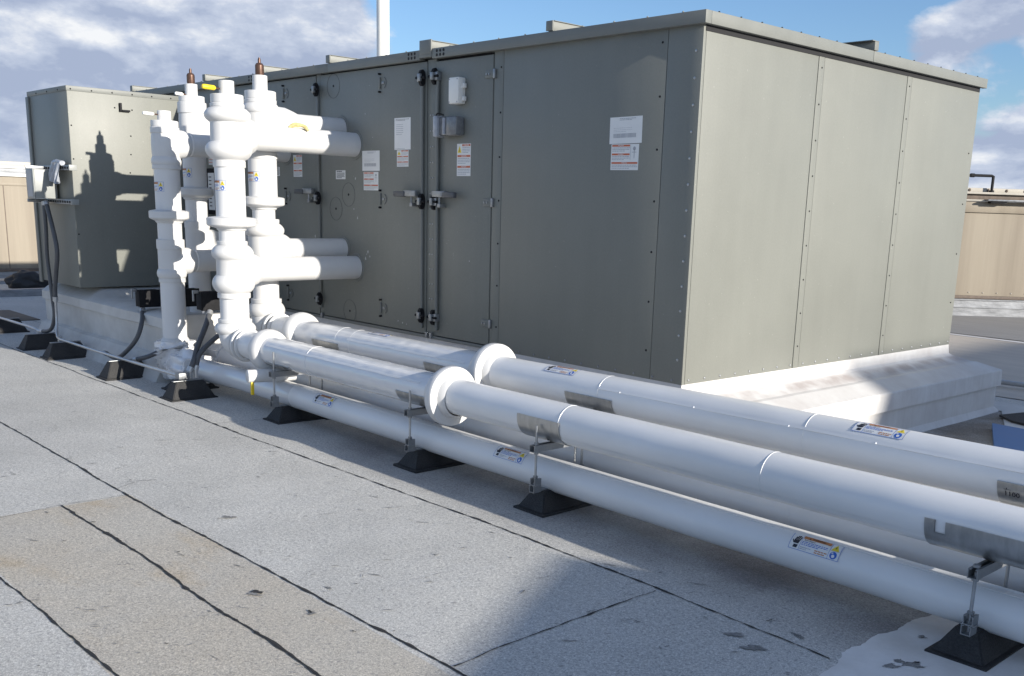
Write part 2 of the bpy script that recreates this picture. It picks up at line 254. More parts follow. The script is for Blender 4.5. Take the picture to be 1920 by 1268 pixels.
# ------------------------------------------------------------------ mesh helpers
class MB:
    def __init__(s): s.v = []; s.f = []; s.fm = []; s.mats = []
    def mi(s, m):
        if m not in s.mats: s.mats.append(m)
        return s.mats.index(m)
    def add(s, vs, fs, m):
        o = len(s.v); s.v += [tuple(v) for v in vs]; k = s.mi(m)
        for f in fs: s.f.append([o+i for i in f]); s.fm.append(k)
    def box(s, a, b, m, mtx=None):
        (x0, y0, z0), (x1, y1, z1) = a, b
        vs = [Vector(p) for p in ((x0, y0, z0), (x1, y0, z0), (x1, y1, z0), (x0, y1, z0), (x0, y0, z1), (x1, y0, z1), (x1, y1, z1), (x0, y1, z1))]
        if mtx is not None: vs = [mtx @ v for v in vs]
        s.add(vs, [(0, 3, 2, 1), (4, 5, 6, 7), (0, 1, 5, 4), (1, 2, 6, 5), (2, 3, 7, 6), (3, 0, 4, 7)], m)
    def bbox(s, a, b, m, r=0.006, mtx=None):
        bm = bmesh.new(); bmesh.ops.create_cube(bm, size=1)
        for v in bm.verts: v.co = Vector([(a[i]+b[i])/2+v.co[i]*(b[i]-a[i]) for i in range(3)])
        bmesh.ops.bevel(bm, geom=bm.edges[:], offset=r, segments=2, affect='EDGES', profile=0.5)
        if mtx is not None: bm.transform(mtx)
        bm.verts.index_update(); s.add([v.co.copy() for v in bm.verts], [[v.index for v in f.verts] for f in bm.faces], m); bm.free()
    def lathe(s, prof, org, axis, m, seg=40, cap=True):
        ax = Vector(axis).normalized(); t = Vector((0, 0, 1)) if abs(ax.z) < 0.9 else Vector((1, 0, 0))
        e1 = ax.cross(t).normalized(); e2 = ax.cross(e1); org = Vector(org); vs = []; fs = []
        for (h, r) in prof:
            for i in range(seg):
                a = 2*math.pi*i/seg; vs.append(org+ax*h+(e1*math.cos(a)+e2*math.sin(a))*r)
        for k in range(len(prof)-1):
            for i in range(seg):
                j = (i+1) % seg; fs.append((k*seg+i, k*seg+j, (k+1)*seg+j, (k+1)*seg+i))
        if cap: fs.append(tuple(range(seg-1, -1, -1))); fs.append(tuple((len(prof)-1)*seg+i for i in range(seg)))
        s.add(vs, fs, m)
    def cyl(s, p0, p1, r, m, seg=16, r1=None):
        p0 = Vector(p0); p1 = Vector(p1); d = (p1-p0)
        s.lathe([(0, r), (d.length, r if r1 is None else r1)], p0, d, m, seg)
    def sweep(s, pts, rad, m, seg=24, wob=0.0, cap=True):
        pts = [Vector(p) for p in pts]; n = len(pts); rad = rad if isinstance(rad, (list, tuple)) else [rad]*n
        vs = []; fs = []; prev = None
        for k in range(n):
            d = (pts[min(k+1, n-1)]-pts[max(k-1, 0)]).normalized()
            if prev is None:
                t = Vector((0, 1, 0)) if abs(d.y) < 0.9 else Vector((1, 0, 0)); e = (t-d*t.dot(d)).normalized()
            else: e = (prev-d*prev.dot(d)).normalized()
            prev = e; g = d.cross(e)
            for i in range(seg):
                a = 2*math.pi*i/seg; q = rad[k]
                if wob: q *= 1+wob*mnoise.noise(Vector((math.cos(a)*2.4, math.sin(a)*2.4, k*0.35+pts[0].x*3)))
                vs.append(pts[k]+(e*math.cos(a)+g*math.sin(a))*q)
        for k in range(n-1):
            for i in range(seg):
                j = (i+1) % seg; fs.append((k*seg+i, k*seg+j, (k+1)*seg+j, (k+1)*seg+i))
        if cap: fs.append(tuple(range(seg-1, -1, -1))); fs.append(tuple((n-1)*seg+i for i in range(seg)))
        s.add(vs, fs, m)
    def prism(s, poly, fn, d0, d1, m):   # poly of (u,v), fn(u,v,d)->xyz
        n = len(poly); vs = [fn(u, v, d0) for u, v in poly]+[fn(u, v, d1) for u, v in poly]
        s.add(vs, [tuple(range(n))[::-1], tuple(range(n, 2*n))]+[(i, (i+1) % n, n+(i+1) % n, n+i) for i in range(n)], m)
    def build(s, name, parent=None, smooth=35):
        me = bpy.data.meshes.new(name); me.from_pydata(s.v, [], s.f)
        for k in s.mats: me.materials.append(M[k])
        for p, k in zip(me.polygons, s.fm): p.material_index = k
        bm = bmesh.new(); bm.from_mesh(me); bmesh.ops.recalc_face_normals(bm, faces=bm.faces[:]); bm.to_mesh(me); bm.free()
        if smooth:
            me.polygons.foreach_set('use_smooth', [True]*len(me.polygons)); me.set_sharp_from_angle(angle=R(smooth))
        o = bpy.data.objects.new(name, me); col.objects.link(o)
        if parent is not None:
            o.parent = parent; o.matrix_parent_inverse = Matrix.Identity(4)
            off = Vector((0, 0, 0)); q = parent
            while q is not None: off += q.location; q = q.parent
            for v in me.vertices: v.co -= off
        return o
def thing(name, label, cat, loc=(0, 0, 0), group=None):
    o = bpy.data.objects.new(name, None); col.objects.link(o); o.empty_display_size = 0.1
    o.location = loc; o['label'] = label; o['category'] = cat
    if group: o['group'] = group
    return o
def tag(o, label, cat, group=None):
    o['label'] = label; o['category'] = cat
    if group: o['group'] = group
    return o
def struct(o): o['kind'] = 'structure'; return o
def copy_tree(src, loc):
    c = src.copy(); col.objects.link(c); c.location = loc
    for ch in [o for o in bpy.data.objects if o.parent == src]:
        d = ch.copy(); col.objects.link(d); d.parent = c; d.matrix_parent_inverse = Matrix.Identity(4)
        for g in [o for o in bpy.data.objects if o.parent == ch]:
            e = g.copy(); col.objects.link(e); e.parent = d; e.matrix_parent_inverse = Matrix.Identity(4)
    return c
def spline(pts, n=8):
    P = [Vector(p) for p in pts]; P = [P[0]*2-P[1]]+P+[P[-1]*2-P[-2]]; out = []
    for i in range(1, len(P)-2):
        for k in range(n):
            t = k/n; a, b, c, d = P[i-1], P[i], P[i+1], P[i+2]
            out.append(0.5*((2*b)+(c-a)*t+(2*a-5*b+4*c-d)*t*t+(-a+3*b-3*c+d)*t**3))
    out.append(P[-2]); return out

# text -> flat triangles, cached
_tc = {}
def text_mesh(s, size):
    k = (s,)
    if k not in _tc:
        cu = bpy.data.curves.new('t', 'FONT'); cu.body = s; cu.size = 1; cu.align_x = 'CENTER'; cu.align_y = 'CENTER'; cu.resolution_u = 2; cu.offset = 0.012
        ob = bpy.data.objects.new('t', cu); col.objects.link(ob)
        dg = bpy.context.evaluated_depsgraph_get(); me = bpy.data.meshes.new_from_object(ob.evaluated_get(dg))
        _tc[k] = ([tuple(v.co)[:2] for v in me.vertices], [tuple(p.vertices) for p in me.polygons])
        bpy.data.objects.remove(ob); bpy.data.curves.remove(cu); bpy.data.meshes.remove(me)
    vs, fs = _tc[k]; return [(x*size, y*size) for x, y in vs], fs
class Decal:
    """flat artwork in (u, v) metres mapped onto a surface by fn(u, v, lift)"""
    def __init__(s, fn): s.fn = fn; s.mb = MB()
    def rect(s, u0, v0, u1, v1, m, l=0, skew=0.0):
        nu = max(1, int(abs(u1-u0)/0.012)); nv = max(1, int(abs(v1-v0)/0.012)); vs = []
        for j in range(nv+1):
            for i in range(nu+1): vs.append(s.fn(u0+(u1-u0)*i/nu+skew*j/nv, v0+(v1-v0)*j/nv, 0.0006+l*0.0007))
        s.mb.add(vs, [(j*(nu+1)+i, j*(nu+1)+i+1, (j+1)*(nu+1)+i+1, (j+1)*(nu+1)+i) for j in range(nv) for i in range(nu)], m)
    def poly(s, pts, m, l=1):
        cx = sum(p[0] for p in pts)/len(pts); cy = sum(p[1] for p in pts)/len(pts); tris = [((cx, cy), pts[i], pts[(i+1) % len(pts)]) for i in range(len(pts))]
        out = []
        while tris:
            a, b, c = tris.pop(); ls = [math.dist(a, b), math.dist(b, c), math.dist(c, a)]; k = ls.index(max(ls))
            if ls[k] < 0.012: out.append((a, b, c)); continue
            if k == 1: a, b, c = b, c, a
            elif k == 2: a, b, c = c, a, b
            q = ((a[0]+b[0])/2, (a[1]+b[1])/2); tris += [(a, q, c), (q, b, c)]
        vs = [s.fn(u, v, 0.0006+l*0.0007) for t in out for u, v in t]; s.mb.add(vs, [(3*i, 3*i+1, 3*i+2) for i in range(len(out))], m)
    def disc(s, u, v, r, m, l=1, n=20): s.poly([(u+r*math.cos(2*math.pi*i/n), v+r*math.sin(2*math.pi*i/n)) for i in range(n)], m, l)
    def text(s, str_, u, v, size, m, l=2):
        vs, fs = text_mesh(str_, size); s.mb.add([s.fn(u+x, v+y, 0.0006+l*0.0007) for x, y in vs], fs, m)
    def lines(s, u0, v0, u1, v1, n, m, l=1, seed=0, h=0.45):
        rn = random.Random(seed); st = (v1-v0)/n
        for k in range(n):
            y = v0+st*(k+0.5); u = u0
            while u < u1-0.004:
                wd = rn.uniform(0.006, 0.022); e = min(u+wd, u1)
                s.rect(u, y-st*h/2, e, y+st*h/2, m, l); u = e+rn.uniform(0.002, 0.004)
                if k == 0 and u > u0+(u1-u0)*0.65: break
    def frame(s, u0, v0, u1, v1, t, m, l=1):
        s.rect(u0, v0, u1, v0+t, m, l); s.rect(u0, v1-t, u1, v1, m, l); s.rect(u0, v0+t, u0+t, v1-t, m, l); s.rect(u1-t, v0+t, u1, v1-t, m, l)
def warning_decal(fn, seed=0):
    """0.27 x 0.088 m pipe sticker: hand pictogram, WARNING band, text, triangle and blue gloves disc"""
    d = Decal(fn); W_, H_ = 0.27, 0.088
    d.rect(0, 0, W_, H_, 'd_white', 0); d.frame(0.001, 0.001, W_-0.001, H_-0.001, 0.002, 'd_blue', 1)
    # burnt hand: wrist, palm, four fingers and thumb
    d.rect(0.022, 0.010, 0.044, 0.026, 'd_blk', 1, 0.003); d.poly([(0.018, 0.031), (0.046, 0.031), (0.050, 0.048), (0.020, 0.048)], 'd_blk')
    for k in range(4): d.rect(0.020+k*0.008, 0.048, 0.0262+k*0.008, (0.066, 0.074, 0.076, 0.070)[k], 'd_blk', 1, 0.004)
    d.poly([(0.010, 0.046), (0.014, 0.050), (0.021, 0.038), (0.019, 0.032)], 'd_blk')
    d.rect(0.056, 0.003, 0.0575, H_-0.003, 'd_blue', 1)
    d.rect(0.060, 0.066, 0.208, 0.083, 'd_org', 1); d.poly([(0.088, 0.069), (0.098, 0.069), (0.093, 0.079)], 'd_blk', 2); d.text('WARNING', 0.140, 0.0745, 0.014, 'd_blk')
    d.text('Burn Hazard', 0.098, 0.059, 0.011, 'd_blk'); d.lines(0.062, 0.030, 0.200, 0.053, 3, 'd_blue', 1, seed); d.lines(0.062, 0.008, 0.118, 0.024, 2, 'd_gry', 1, seed+1); d.lines(0.140, 0.006, 0.205, 0.026, 2, 'd_org', 1, seed+2, 0.5)
    d.rect(0.211, 0.003, 0.2125, H_-0.003, 'd_blue', 1)
    d.poly([(0.217, 0.047), (0.259, 0.047), (0.238, 0.083)], 'd_yel', 1); d.poly([(0.236, 0.052), (0.243, 0.064), (0.238, 0.064), (0.241, 0.075), (0.234, 0.062), (0.238, 0.062)], 'd_blk', 2)
    d.frame(0.2135, 0.045, 0.264, 0.0855, 0.0012, 'd_gry', 1)
    d.disc(0.238, 0.024, 0.0185, 'd_blue'); d.disc(0.238, 0.020, 0.008, 'd_white', 2); d.poly([(0.228, 0.030), (0.236, 0.034), (0.234, 0.038), (0.226, 0.034)], 'd_white', 2)
    return d.mb
def wall_fn(x, z, y=0.0, rot=0.0):
    c, s_ = math.cos(rot), math.sin(rot)
    return lambda u, v, l: (x+u*c-v*s_, y-l, z+u*s_+v*c)
def pipe_fn(x, yc, zc, rad, a0):     # horizontal pipe along x, seen from -y ; a0 elevation angle of sticker's lower edge
    def f(u, v, l):
        a = a0+v/rad; q = rad+l; z_ = zc(x+u) if callable(zc) else zc
        return (x+u, yc-q*math.cos(a), z_+q*math.sin(a))
    return f
def riser_fn(xc, yc, z, rad, th0):   # th0 angle of left edge
    def f(u, v, l):
        a = th0+u/rad; q = rad+l; return (xc+q*math.cos(a), yc+q*math.sin(a), z+v)
    return f

# ------------------------------------------------------------------ ground
G = -0.63
def hgt(x, y):
    if x < -14 or x > 8 or y < -9 or y > 6: return G
    return G+0.006*mnoise.noise(Vector((x*0.7, y*0.9, 1.3)))+0.003*mnoise.noise(Vector((x*2.1, y*2.6, 5.0)))
def ground():
    xs = [-14+0.14*i for i in range(158)]; ys = [-9+0.14*i for i in range(108)]; xs[-1] = 8; ys[-1] = 6
    mb = MB(); nx, ny = len(xs), len(ys); vs = []
    for j, y in enumerate(ys):
        for i, x in enumerate(xs):
            ed = i in (0, nx-1) or j in (0, ny-1); vs.append((x, y, G if ed else hgt(x, y)))
    mb.add(vs, [(j*nx+i, j*nx+i+1, (j+1)*nx+i+1, (j+1)*nx+i) for j in range(ny-1) for i in range(nx-1)], 'ground')
    B = 260
    mb.add([(-B, -B, G), (B, -B, G), (B, -9, G), (-B, -9, G)], [(0, 1, 2, 3)], 'ground'); mb.add([(-B, 6, G), (B, 6, G), (B, B, G), (-B, B, G)], [(0, 1, 2, 3)], 'ground')
    mb.add([(-B, -9, G), (-14, -9, G), (-14, 6, G), (-B, 6, G)], [(0, 1, 2, 3)], 'ground'); mb.add([(8, -9, G), (B, -9, G), (B, 6, G), (8, 6, G)], [(0, 1, 2, 3)], 'ground')
    return struct(mb.build('roof_deck', smooth=60))
ground()
def seam(pts, wd, wob, seed, lift=0.004):
    rn = random.Random(seed); mb = MB(); pts = [Vector((p[0], p[1], 0)) for p in pts]; path = []
    for a, b in zip(pts, pts[1:]):
        n = max(2, int((b-a).length/0.025))
        for k in range(n): path.append(a.lerp(b, k/n))
    path.append(pts[-1]); vs = []
    for k, p in enumerate(path):
        d = (path[min(k+1, len(path)-1)]-path[max(k-1, 0)]).normalized(); nrm = Vector((-d.y, d.x, 0))
        c = p+nrm*(wob*mnoise.noise(Vector((p.x*1.3, p.y*1.3, seed)))+wob*0.35*mnoise.noise(Vector((p.x*9, p.y*9, seed))))
        ww = 0.8*wd*(0.45+1.3*abs(mnoise.noise(Vector((p.x*6, p.y*6, seed+9)))))*rn.uniform(0.5, 1.5)
        for sgn, hh in ((-1, 0.0), (0, 0.5*ww), (1, 0.0)): q = c+nrm*ww*sgn; vs.append((q.x, q.y, hgt(q.x, q.y)+lift*0.5+hh*0.6+0.002))
    n = len(path); mb.add(vs, [(3*k+i, 3*k+i+1, 3*k+4+i, 3*k+3+i) for k in range(n-1) for i in (0, 1)], 'tar')
    return struct(mb.build('roof_seam', smooth=60))
seam([(-14, -1.93), (-8.7, -1.88), (-3.29, -1.83), (-0.04, -1.76), (1.35, -1.77), (2.31, -1.815)], 0.0075, 0.02, 1)
seam([(-14, -3.10), (-4.32, -3.12), (-1.71, -3.135), (1.42, -3.08), (3.6, -3.09)], 0.0095, 0.02, 2)
seam([(-1.74, -3.51), (1.1, -3.507), (3.6, -3.50)], 0.013, 0.02, 3)
seam([(-3.2, -4.13), (-0.73, -4.125), (0.62, -4.10), (3.6, -4.10)], 0.0075, 0.02, 4)
seam([(-1.68, -5.2), (-1.70, -3.855), (-1.743, -3.51), (-1.732, -3.14)], 0.004, 0.02, 5)
seam([(1.38, -3.06), (1.36, -2.5), (1.33, -1.80)], 0.0055, 0.03, 6)
seam([(-3.29, -1.83), (-3.25, -1.6), (-3.2, -1.45)], 0.003, 0.01, 7)
seam([(-1.98, -2.98), (-1.90, -3.13)], 0.0035, 0.01, 8); seam([(-1.95, -2.86), (-2.02, -3.02)], 0.003, 0.01, 9)
seam([(-14, -0.75), (-9.6, -0.9)], 0.005, 0.02, 10)
# scuffs and bitumen smears
def scuffs():
    rn = random.Random(4); mb = MB()
    def blob(x, y, l, wd, ang, n=14):
        vs = []
        for i in range(n):
            a = 2*math.pi*i/n; k = rn.uniform(0.25, 1.0); u = l*math.cos(a)*k; v = wd*math.sin(a)*k
            X_ = x+u*math.cos(ang)-v*math.sin(ang); Y_ = y+u*math.sin(ang)+v*math.cos(ang); vs.append((X_, Y_, hgt(X_, Y_)+(0.0045 if x < 2.3 else 0.0085)))
        mb.add(vs+[(x, y, hgt(x, y)+(0.0045 if x < 2.3 else 0.0085))], [(i, (i+1) % n, n) for i in range(n)], 'scuff' if rn.random() < 0.9 else 'tar')
    for _ in range(520):
        x = rn.uniform(-6, 2.3); y = rn.uniform(-4.8, -1.5); s_ = rn.choice((0.2, 0.3, 0.45, 0.9))
        blob(x, y, rn.uniform(0.012, 0.085)*s_, rn.uniform(0.0015, 0.007), rn.gauss(0.75, 0.5), 12)
        if rn.random() < 0.2:
            for _k in range(3): blob(x+rn.gauss(0, 0.04), y+rn.gauss(0, 0.03), rn.uniform(0.006, 0.03), rn.uniform(0.002, 0.006), rn.gauss(0.75, 0.6), 10)
    for x, y, l, wd, a in ((-0.95, -2.86, 0.06, 0.022, 0.9), (0.2, -3.3, 0.05, 0.02, 0.9), (0.35, -3.0, 0.03, 0.01, .3), (2.05, -1.98, 0.06, 0.02, 0.3), (1.9, -1.93, 0.05, 0.015, 0.6), (0.55, -3.22, 0.035, 0.014, 0.2), (2.53, -1.62, 0.07, 0.02, 0.9), (2.50, -1.68, 0.06, 0.015, 1.1), (2.58, -1.60, 0.07, 0.014, 0.8), (2.10, -1.72, 0.05, 0.012, -0.6), (2.45, -1.30, 0.03, 0.008, 0.4)):
        for _ in range(4): blob(x+rn.uniform(-l, l)*0.5, y+rn.uniform(-l, l)*0.3, l*rn.uniform(0.4, 1), wd, a+rn.uniform(-0.5, 0.5))
    o = mb.build('roof_scuffs', smooth=0); o['kind'] = 'stuff'; return o
scuffs()
def sheet(name, poly, m, z=0.004, sub=None):
    mb = MB(); mb.add([(x, y, G+z) for x, y in poly], [tuple(range(len(poly)))], m); return struct(mb.build(name, smooth=0))
# white elastomeric patch at the near end (follows the deck)
def patch():
    mb = MB(); nx, ny = 26, 220; vs = []
    for j in range(ny+1):
        for i in range(nx+1):
            y = -5.6+(4.9)*j/ny
            xl = 2.33+0.02*math.sin(y*5)+0.01*math.sin(y*23)+(0.10*max(0, (-1.62-y))**1.2 if y < -1.62 else 0)
            xl += 0.012*mnoise.noise(Vector((y*7, 3.1, 0)))+0.012*mnoise.noise(Vector((y*31, 1.1, 0))); x = xl+(7.5-xl)*i/nx; vs.append((x, y, hgt(x, y)+(0.006 if i else 0.001)))
    mb.add(vs, [(j*(nx+1)+i, j*(nx+1)+i+1, (j+1)*(nx+1)+i+1, (j+1)*(nx+1)+i) for j in range(ny) for i in range(nx)], 'patch'); return struct(mb.build('white_coating', smooth=60))
patch()
# far roof strips seen right of the unit
sheet('dark_membrane', [(-9, 10.75), (6, 10.05), (6, 15.5), (-9, 15.5)], 'asph', 0.004)
sheet('beige_coating', [(-9, 4.75), (6, 5.55), (6, 10.35), (-9, 10.72)], 'beige', 0.004)
sheet('white_roof_strip', [(-9, 10.60), (6, 9.80), (6, 10.05), (-9, 10.75)], 'coat', 0.008)
sheet('white_coating', [(-1.5, 4.75), (6, 5.3), (6, 3.35), (0.9, 3.35), (0.42, 4.4), (-1.5, 4.5)], 'curbl', 0.008)

# ------------------------------------------------------------------ white curb under the unit
D = 4.0165; XL = -9.05
cur = thing('roof_curb', 'white coated curb that carries the big grey rooftop unit', 'curb', (0, 0, G))
def ring(z, o): return [(o, -o, z), (o, D+o, z), (XL-o, D+o, z), (XL-o, -o, z)]
mb = MB()
prof = [(0.0, -0.002), (-0.082, 0.006), (-0.10, 0.03), (-0.150, 0.16), (-0.155, 0.20), (-0.222, 0.370), (-0.232, 0.378), (-0.375, 0.382)]
def rings(mb, prof, m, sub=40):
    for (z0, o0), (z1, o1) in zip(prof, prof[1:]):
        a = ring(z0, o0); b = ring(z1, o1)
        for k in range(4):
            p, q, r_, s_ = Vector(a[k]), Vector(a[(k+1) % 4]), Vector(b[(k+1) % 4]), Vector(b[k]); n = sub
            vs = []
            for i in range(n+1):
                t = i/n; u = p.lerp(q, t); v = s_.lerp(r_, t)
                if 0 < i < n:
                    w0 = 0.0012*mnoise.noise(Vector((t*23, k, z0*9))); w1 = 0.0012*mnoise.noise(Vector((t*23, k, z1*9)))
                    u = u+Vector((0, 0, w0)) if z0 < -0.01 else u; v = v+Vector((0, 0, w1))
                vs += [u, v]
            mb.add(vs, [(2*i, 2*i+2, 2*i+3, 2*i+1) for i in range(n)], m)
rings(mb, prof, 'coat'); mb.build('flashing_cap', cur, 50)
mb = MB(); rings(mb, [(-0.37, 0.352), (-0.58, 0.354), (-0.64, 0.40)], 'coat'); mb.build('curb_wall', cur, 50)
# extension of the curb in front of the cabinet
mb = MB()
ext = [(-0.30, 0.055), (-1.12, 0.055), (-1.285, -0.02), (-1.30, -0.032), (-1.304, -0.128), (-1.272, -0.142), (-1.268, -0.39), (-1.33, -0.41), (-1.44, -0.625), (-1.50, -0.64), (-0.30, -0.64)]
n = 40; vs = []
for i in range(n+1):
    x = -8.95+(3.62)*i/n
    for k, (y, z) in enumerate(ext):
        dz = 0.006*mnoise.noise(Vector((x*2.2, y*3, z*4))) if 0 < i < n else 0
        zz = z+dz
        if k in (0, 1): zz += -0.05*max(0, min(1, (x+7.5)/0.3))+0.045*max(0, min(1, (-7.35-x)/0.1))
        vs.append((x, y+(dz if k > 4 else 0), zz))
k = len(ext)
mb.add(vs, [(i*k+j, i*k+(j+1) % k, (i+1)*k+(j+1) % k, (i+1)*k+j) for i in range(n) for j in range(k)]+[tuple(range(k)), tuple(n*k+j for j in range(k))], 'curbl')
mb.build('curb_extension', cur, 40)

# ------------------------------------------------------------------ big rooftop unit
U = thing('rooftop_unit', 'long grey green rooftop air handler on the white curb', 'air handler', (0, 0, 0))
def part(mb, name, parent=U, sm=30): return mb.build(name, parent, sm)
HT = 2.4; E_ = 0.042
mb = MB(); mb.box((XL+0.01, 0.03, 0.0), (-0.01, D-0.01, HT-0.02), 'gap'); part(mb, 'inner_casing')
def panel(x0, x1, z0=0.0, z1=2.322, y0=0.0, name='side_panel', m='paint'):
    mb = MB(); mb.bbox((x0, y0, z0), (x1, y0+0.028, z1), m, 0.0025); return part(mb, name)
sp = panel(-1.921, -0.2915); sp2 = panel(-0.2875, 0.0, name='corner_panel')
sl = panel(-2.034, -1.925, name='frame_post')
dB = panel(-2.765, -2.041, 0.03, 2.30, -0.006, 'access_door'); dA = panel(-4.570, -2.892, 0.03, 2.31, -0.006, 'access_door'); dC = panel(-6.28, -4.66, 0.03, 2.31, -0.006, 'access_door')
panel(-2.886, -2.771, name='frame_post'); panel(-4.654, -4.576, name='frame_post'); panel(-7.45, -6.29, name='side_panel')
panel(-9.05, -7.456, name='side_panel')
# end panels, facing the sun (x = 0)
for y0, y1 in ((0.031, 1.345), (1.351, 1.425), (1.430, 2.672), (2.678, 2.752), (2.757, D)):
    mb = MB(); w_ = (y1-y0) < 0.1; mb.bbox((-0.028+(0.002 if w_ else 0), y0, 0.0), (0.0+(0.002 if w_ else 0), y1, 2.292), 'paint', 0.0025); part(mb, 'seam_cover' if w_ else 'end_panel')
mb = MB(); mb.box((-0.02, 0.02, 2.285), (0.004, D-0.01, 2.321), 'gap'); part(mb, 'fascia_strip')  # dark strip just below the end fascia
mb = MB(); mb.box((XL, D-0.02, 0), (-0.03, D, 2.32), 'paint'); mb.box((XL, 0.03, 0), (XL+0.02, D-0.03, 2.32), 'paint'); part(mb, 'rear_panel')
# fascia and roof
mb = MB()
for x0, x1 in ((-9.05-E_, -4.397), (-4.393, -2.95), (-2.78, E_)): mb.bbox((x0, -E_, 2.321), (x1, 0.02, 2.4), 'paint2', 0.003)
mb.bbox((0.0, 0.021, 2.321), (E_, 2.035, 2.4), 'paint2', 0.003); mb.bbox((0.0, 2.039, 2.321), (E_, D+E_, 2.4), 'paint2', 0.003)
mb.bbox((-2.949, -E_-0.004, 2.335), (-2.781, 0.03, 2.402), 'paint2', 0.003)
part(mb, 'roof_fascia')
mb = MB(); mb.box((XL-E_+.01, 0.022, 2.395), (-0.002, D+E_-.01, 2.4035), 'paint2'); part(mb, 'roof_deck_panel')
for xr in (-8.98, -6.95, -5.66, -4.37, -2.863, -1.375):
    mb = MB(); hw = 0.08 if abs(xr+2.863) < 0.01 else 0.035
    mb.bbox((xr-hw, -E_-0.008, 2.404 if hw < .05 else 2.36), (xr+hw, -E_+0.004, 2.472), 'paint2', 0.002)
    mb.bbox((xr-0.03, -E_+0.005, 2.404), (xr+0.03, D, 2.468), 'paint2', 0.002); mb.box((xr-0.04, -E_+0.005, 2.4685), (xr+0.04, D, 2.473), 'paint2'); part(mb, 'roof_rib')
mb = MB(); mb.bbox((-1.2, 2.03, 2.404), (E_+0.004, 2.09, 2.468), 'paint2', 0.002); mb.box((-1.2, 1.99, 2.4685), (E_+0.004, 2.09, 2.474), 'paint2'); part(mb, 'roof_rib')
# vent hole groups in the fascia
for xs_ in ((-3.105, -3.062, -3.018), (-2.714, -2.670, -2.626), (-5.80, -5.86, -5.92)):
    for x in xs_:
        for z in (2.377, 2.345): mb = MB(); mb.cyl((x, -E_-0.0015, z), (x, -E_+0.01, z), 0.0125, 'gap', 12); part(mb, 'vent_hole')
# fasteners
_sc = {}; _n = [0]; REST = MB()
def screws(pts, axis, r=0.008, h=0.006, m='steel'):
    ax = Vector(axis); k = (axis, r, h, m)
    for p in pts:
        if _n[0] >= 95: REST.lathe([(0, r), (h*0.6, r*0.9), (h, r*0.4)], Vector(p), ax, m, 8); continue
        _n[0] += 1
        if k not in _sc:
            mb = MB(); mb.lathe([(0, r), (h*0.6, r*0.9), (h, r*0.4)], Vector((0, 0, 0)), ax, m, 8); _sc[k] = part(mb, 'screw')
            _sc[k].location = p
        else:
            o = _sc[k].copy(); col.objects.link(o); o.parent = U; o.matrix_parent_inverse = Matrix.Identity(4); o.location = p
screws([(-0.05, 0.0, 2.166-0.1665*i) for i in range(13)], (0, -1, 0), 0.010, 0.006, 'steel')
screws([(-0.335+0.0, 0.0, 2.24-0.34*i) for i in range(7)], (0, -1, 0), 0.008, 0.006, 'black')
screws([(-1.95, 0.0, 2.2-0.335*i) for i in range(7)], (0, -1, 0), 0.008, 0.006, 'black')
screws([(x, 0.0, 1.88-0.128*i) for i in range(14) for x in (-2.845, -2.81)], (0, -1, 0), 0.0075, 0.006, 'steel')
screws([(0.002, 1.392, 2.21-0.255*i) for i in range(9)], (1, 0, 0), 0.007, 0.005, 'black'); screws([(0.002, 2.715, 2.21-0.255*i) for i in range(9)], (1, 0, 0), 0.007, 0.005, 'black')
screws([(0.0, 0.07+0.1775*i, 0.028) for i in range(23)], (1, 0, 0), 0.009, 0.008, 'strut')
screws([(-0.09-0.175*i, 0.0, 0.022) for i in range(11)], (0, -1, 0), 0.009, 0.007, 'strut')
screws([(-0.15-0.30*i, -E_+0.008, 2.402) for i in range(30)], (0, 0, 1), 0.007, 0.007, 'paint2')
screws([(E_-0.008, 0.10+0.235*i, 2.402) for i in range(17)], (0, 0, 1), 0.007, 0.006, 'black')
screws([(0.0, 3.94, 0.4+0.45*i) for i in range(4)], (1, 0, 0), 0.007, 0.006, 'black')
part(REST, 'small_screws')['kind'] = 'stuff'
# bottom rail and base bits
mb = MB(); mb.bbox((-9.0, -0.012, -0.004), (-1.93, 0.02, 0.022), 'paint2', 0.002)
for x in (-2.86, -2.80, -4.60): mb.bbox((x-0.015, -0.03, 0.0), (x+0.015, -0.008, 0.05), 'strut', 0.002)
part(mb, 'base_rail')
# latch rods (locking bars) beside the posts
for x in (-2.945, -2.735): 
    mb = MB(); mb.bbox((x-0.024, -0.024, 0.08), (x+0.024, -0.0055, 2.22), 'paint2', 0.006); mb.cyl((x+0.02, -0.028, 0.08), (x+0.02, -0.028, 2.22), 0.012, 'paint2', 10); part(mb, 'locking_bar')
mb = MB(); mb.bbox((-4.64, -0.024, 0.1), (-4.605, 0.0-0.0005, 2.22), 'paint2', 0.005); part(mb, 'locking_bar')
def roller(x, z, sgn, sc=1.0):
    mb = MB(); mb.prism([(-0.036+0.030*sc*math.cos(a), z+0.066*sc*math.sin(a)) for a in [2*math.pi*i/24 for i in range(24)]], lambda u, v, d: (x+d, u, v), -0.015, 0.015, 'black')
    mb.bbox((x-0.045 if sgn < 0 else x+0.012, -0.055, z-0.032), (x-0.008 if sgn < 0 else x+0.058, -0.004, z+0.032), 'strut', 0.004)
    mb.cyl((x-0.06, -0.05, z), (x+0.06, -0.05, z), 0.012, 'black', 10); mb.bbox((x-0.015, -0.075, z-0.03), (x+0.02, -0.05, z+0.03), 'strut', 0.003); part(mb, 'latch_roller')
for z in (2.18, 1.17, 0.19): roller(-2.925, z, -1); roller(-2.75, z, 1); roller(-4.615, z, -1, 0.95)
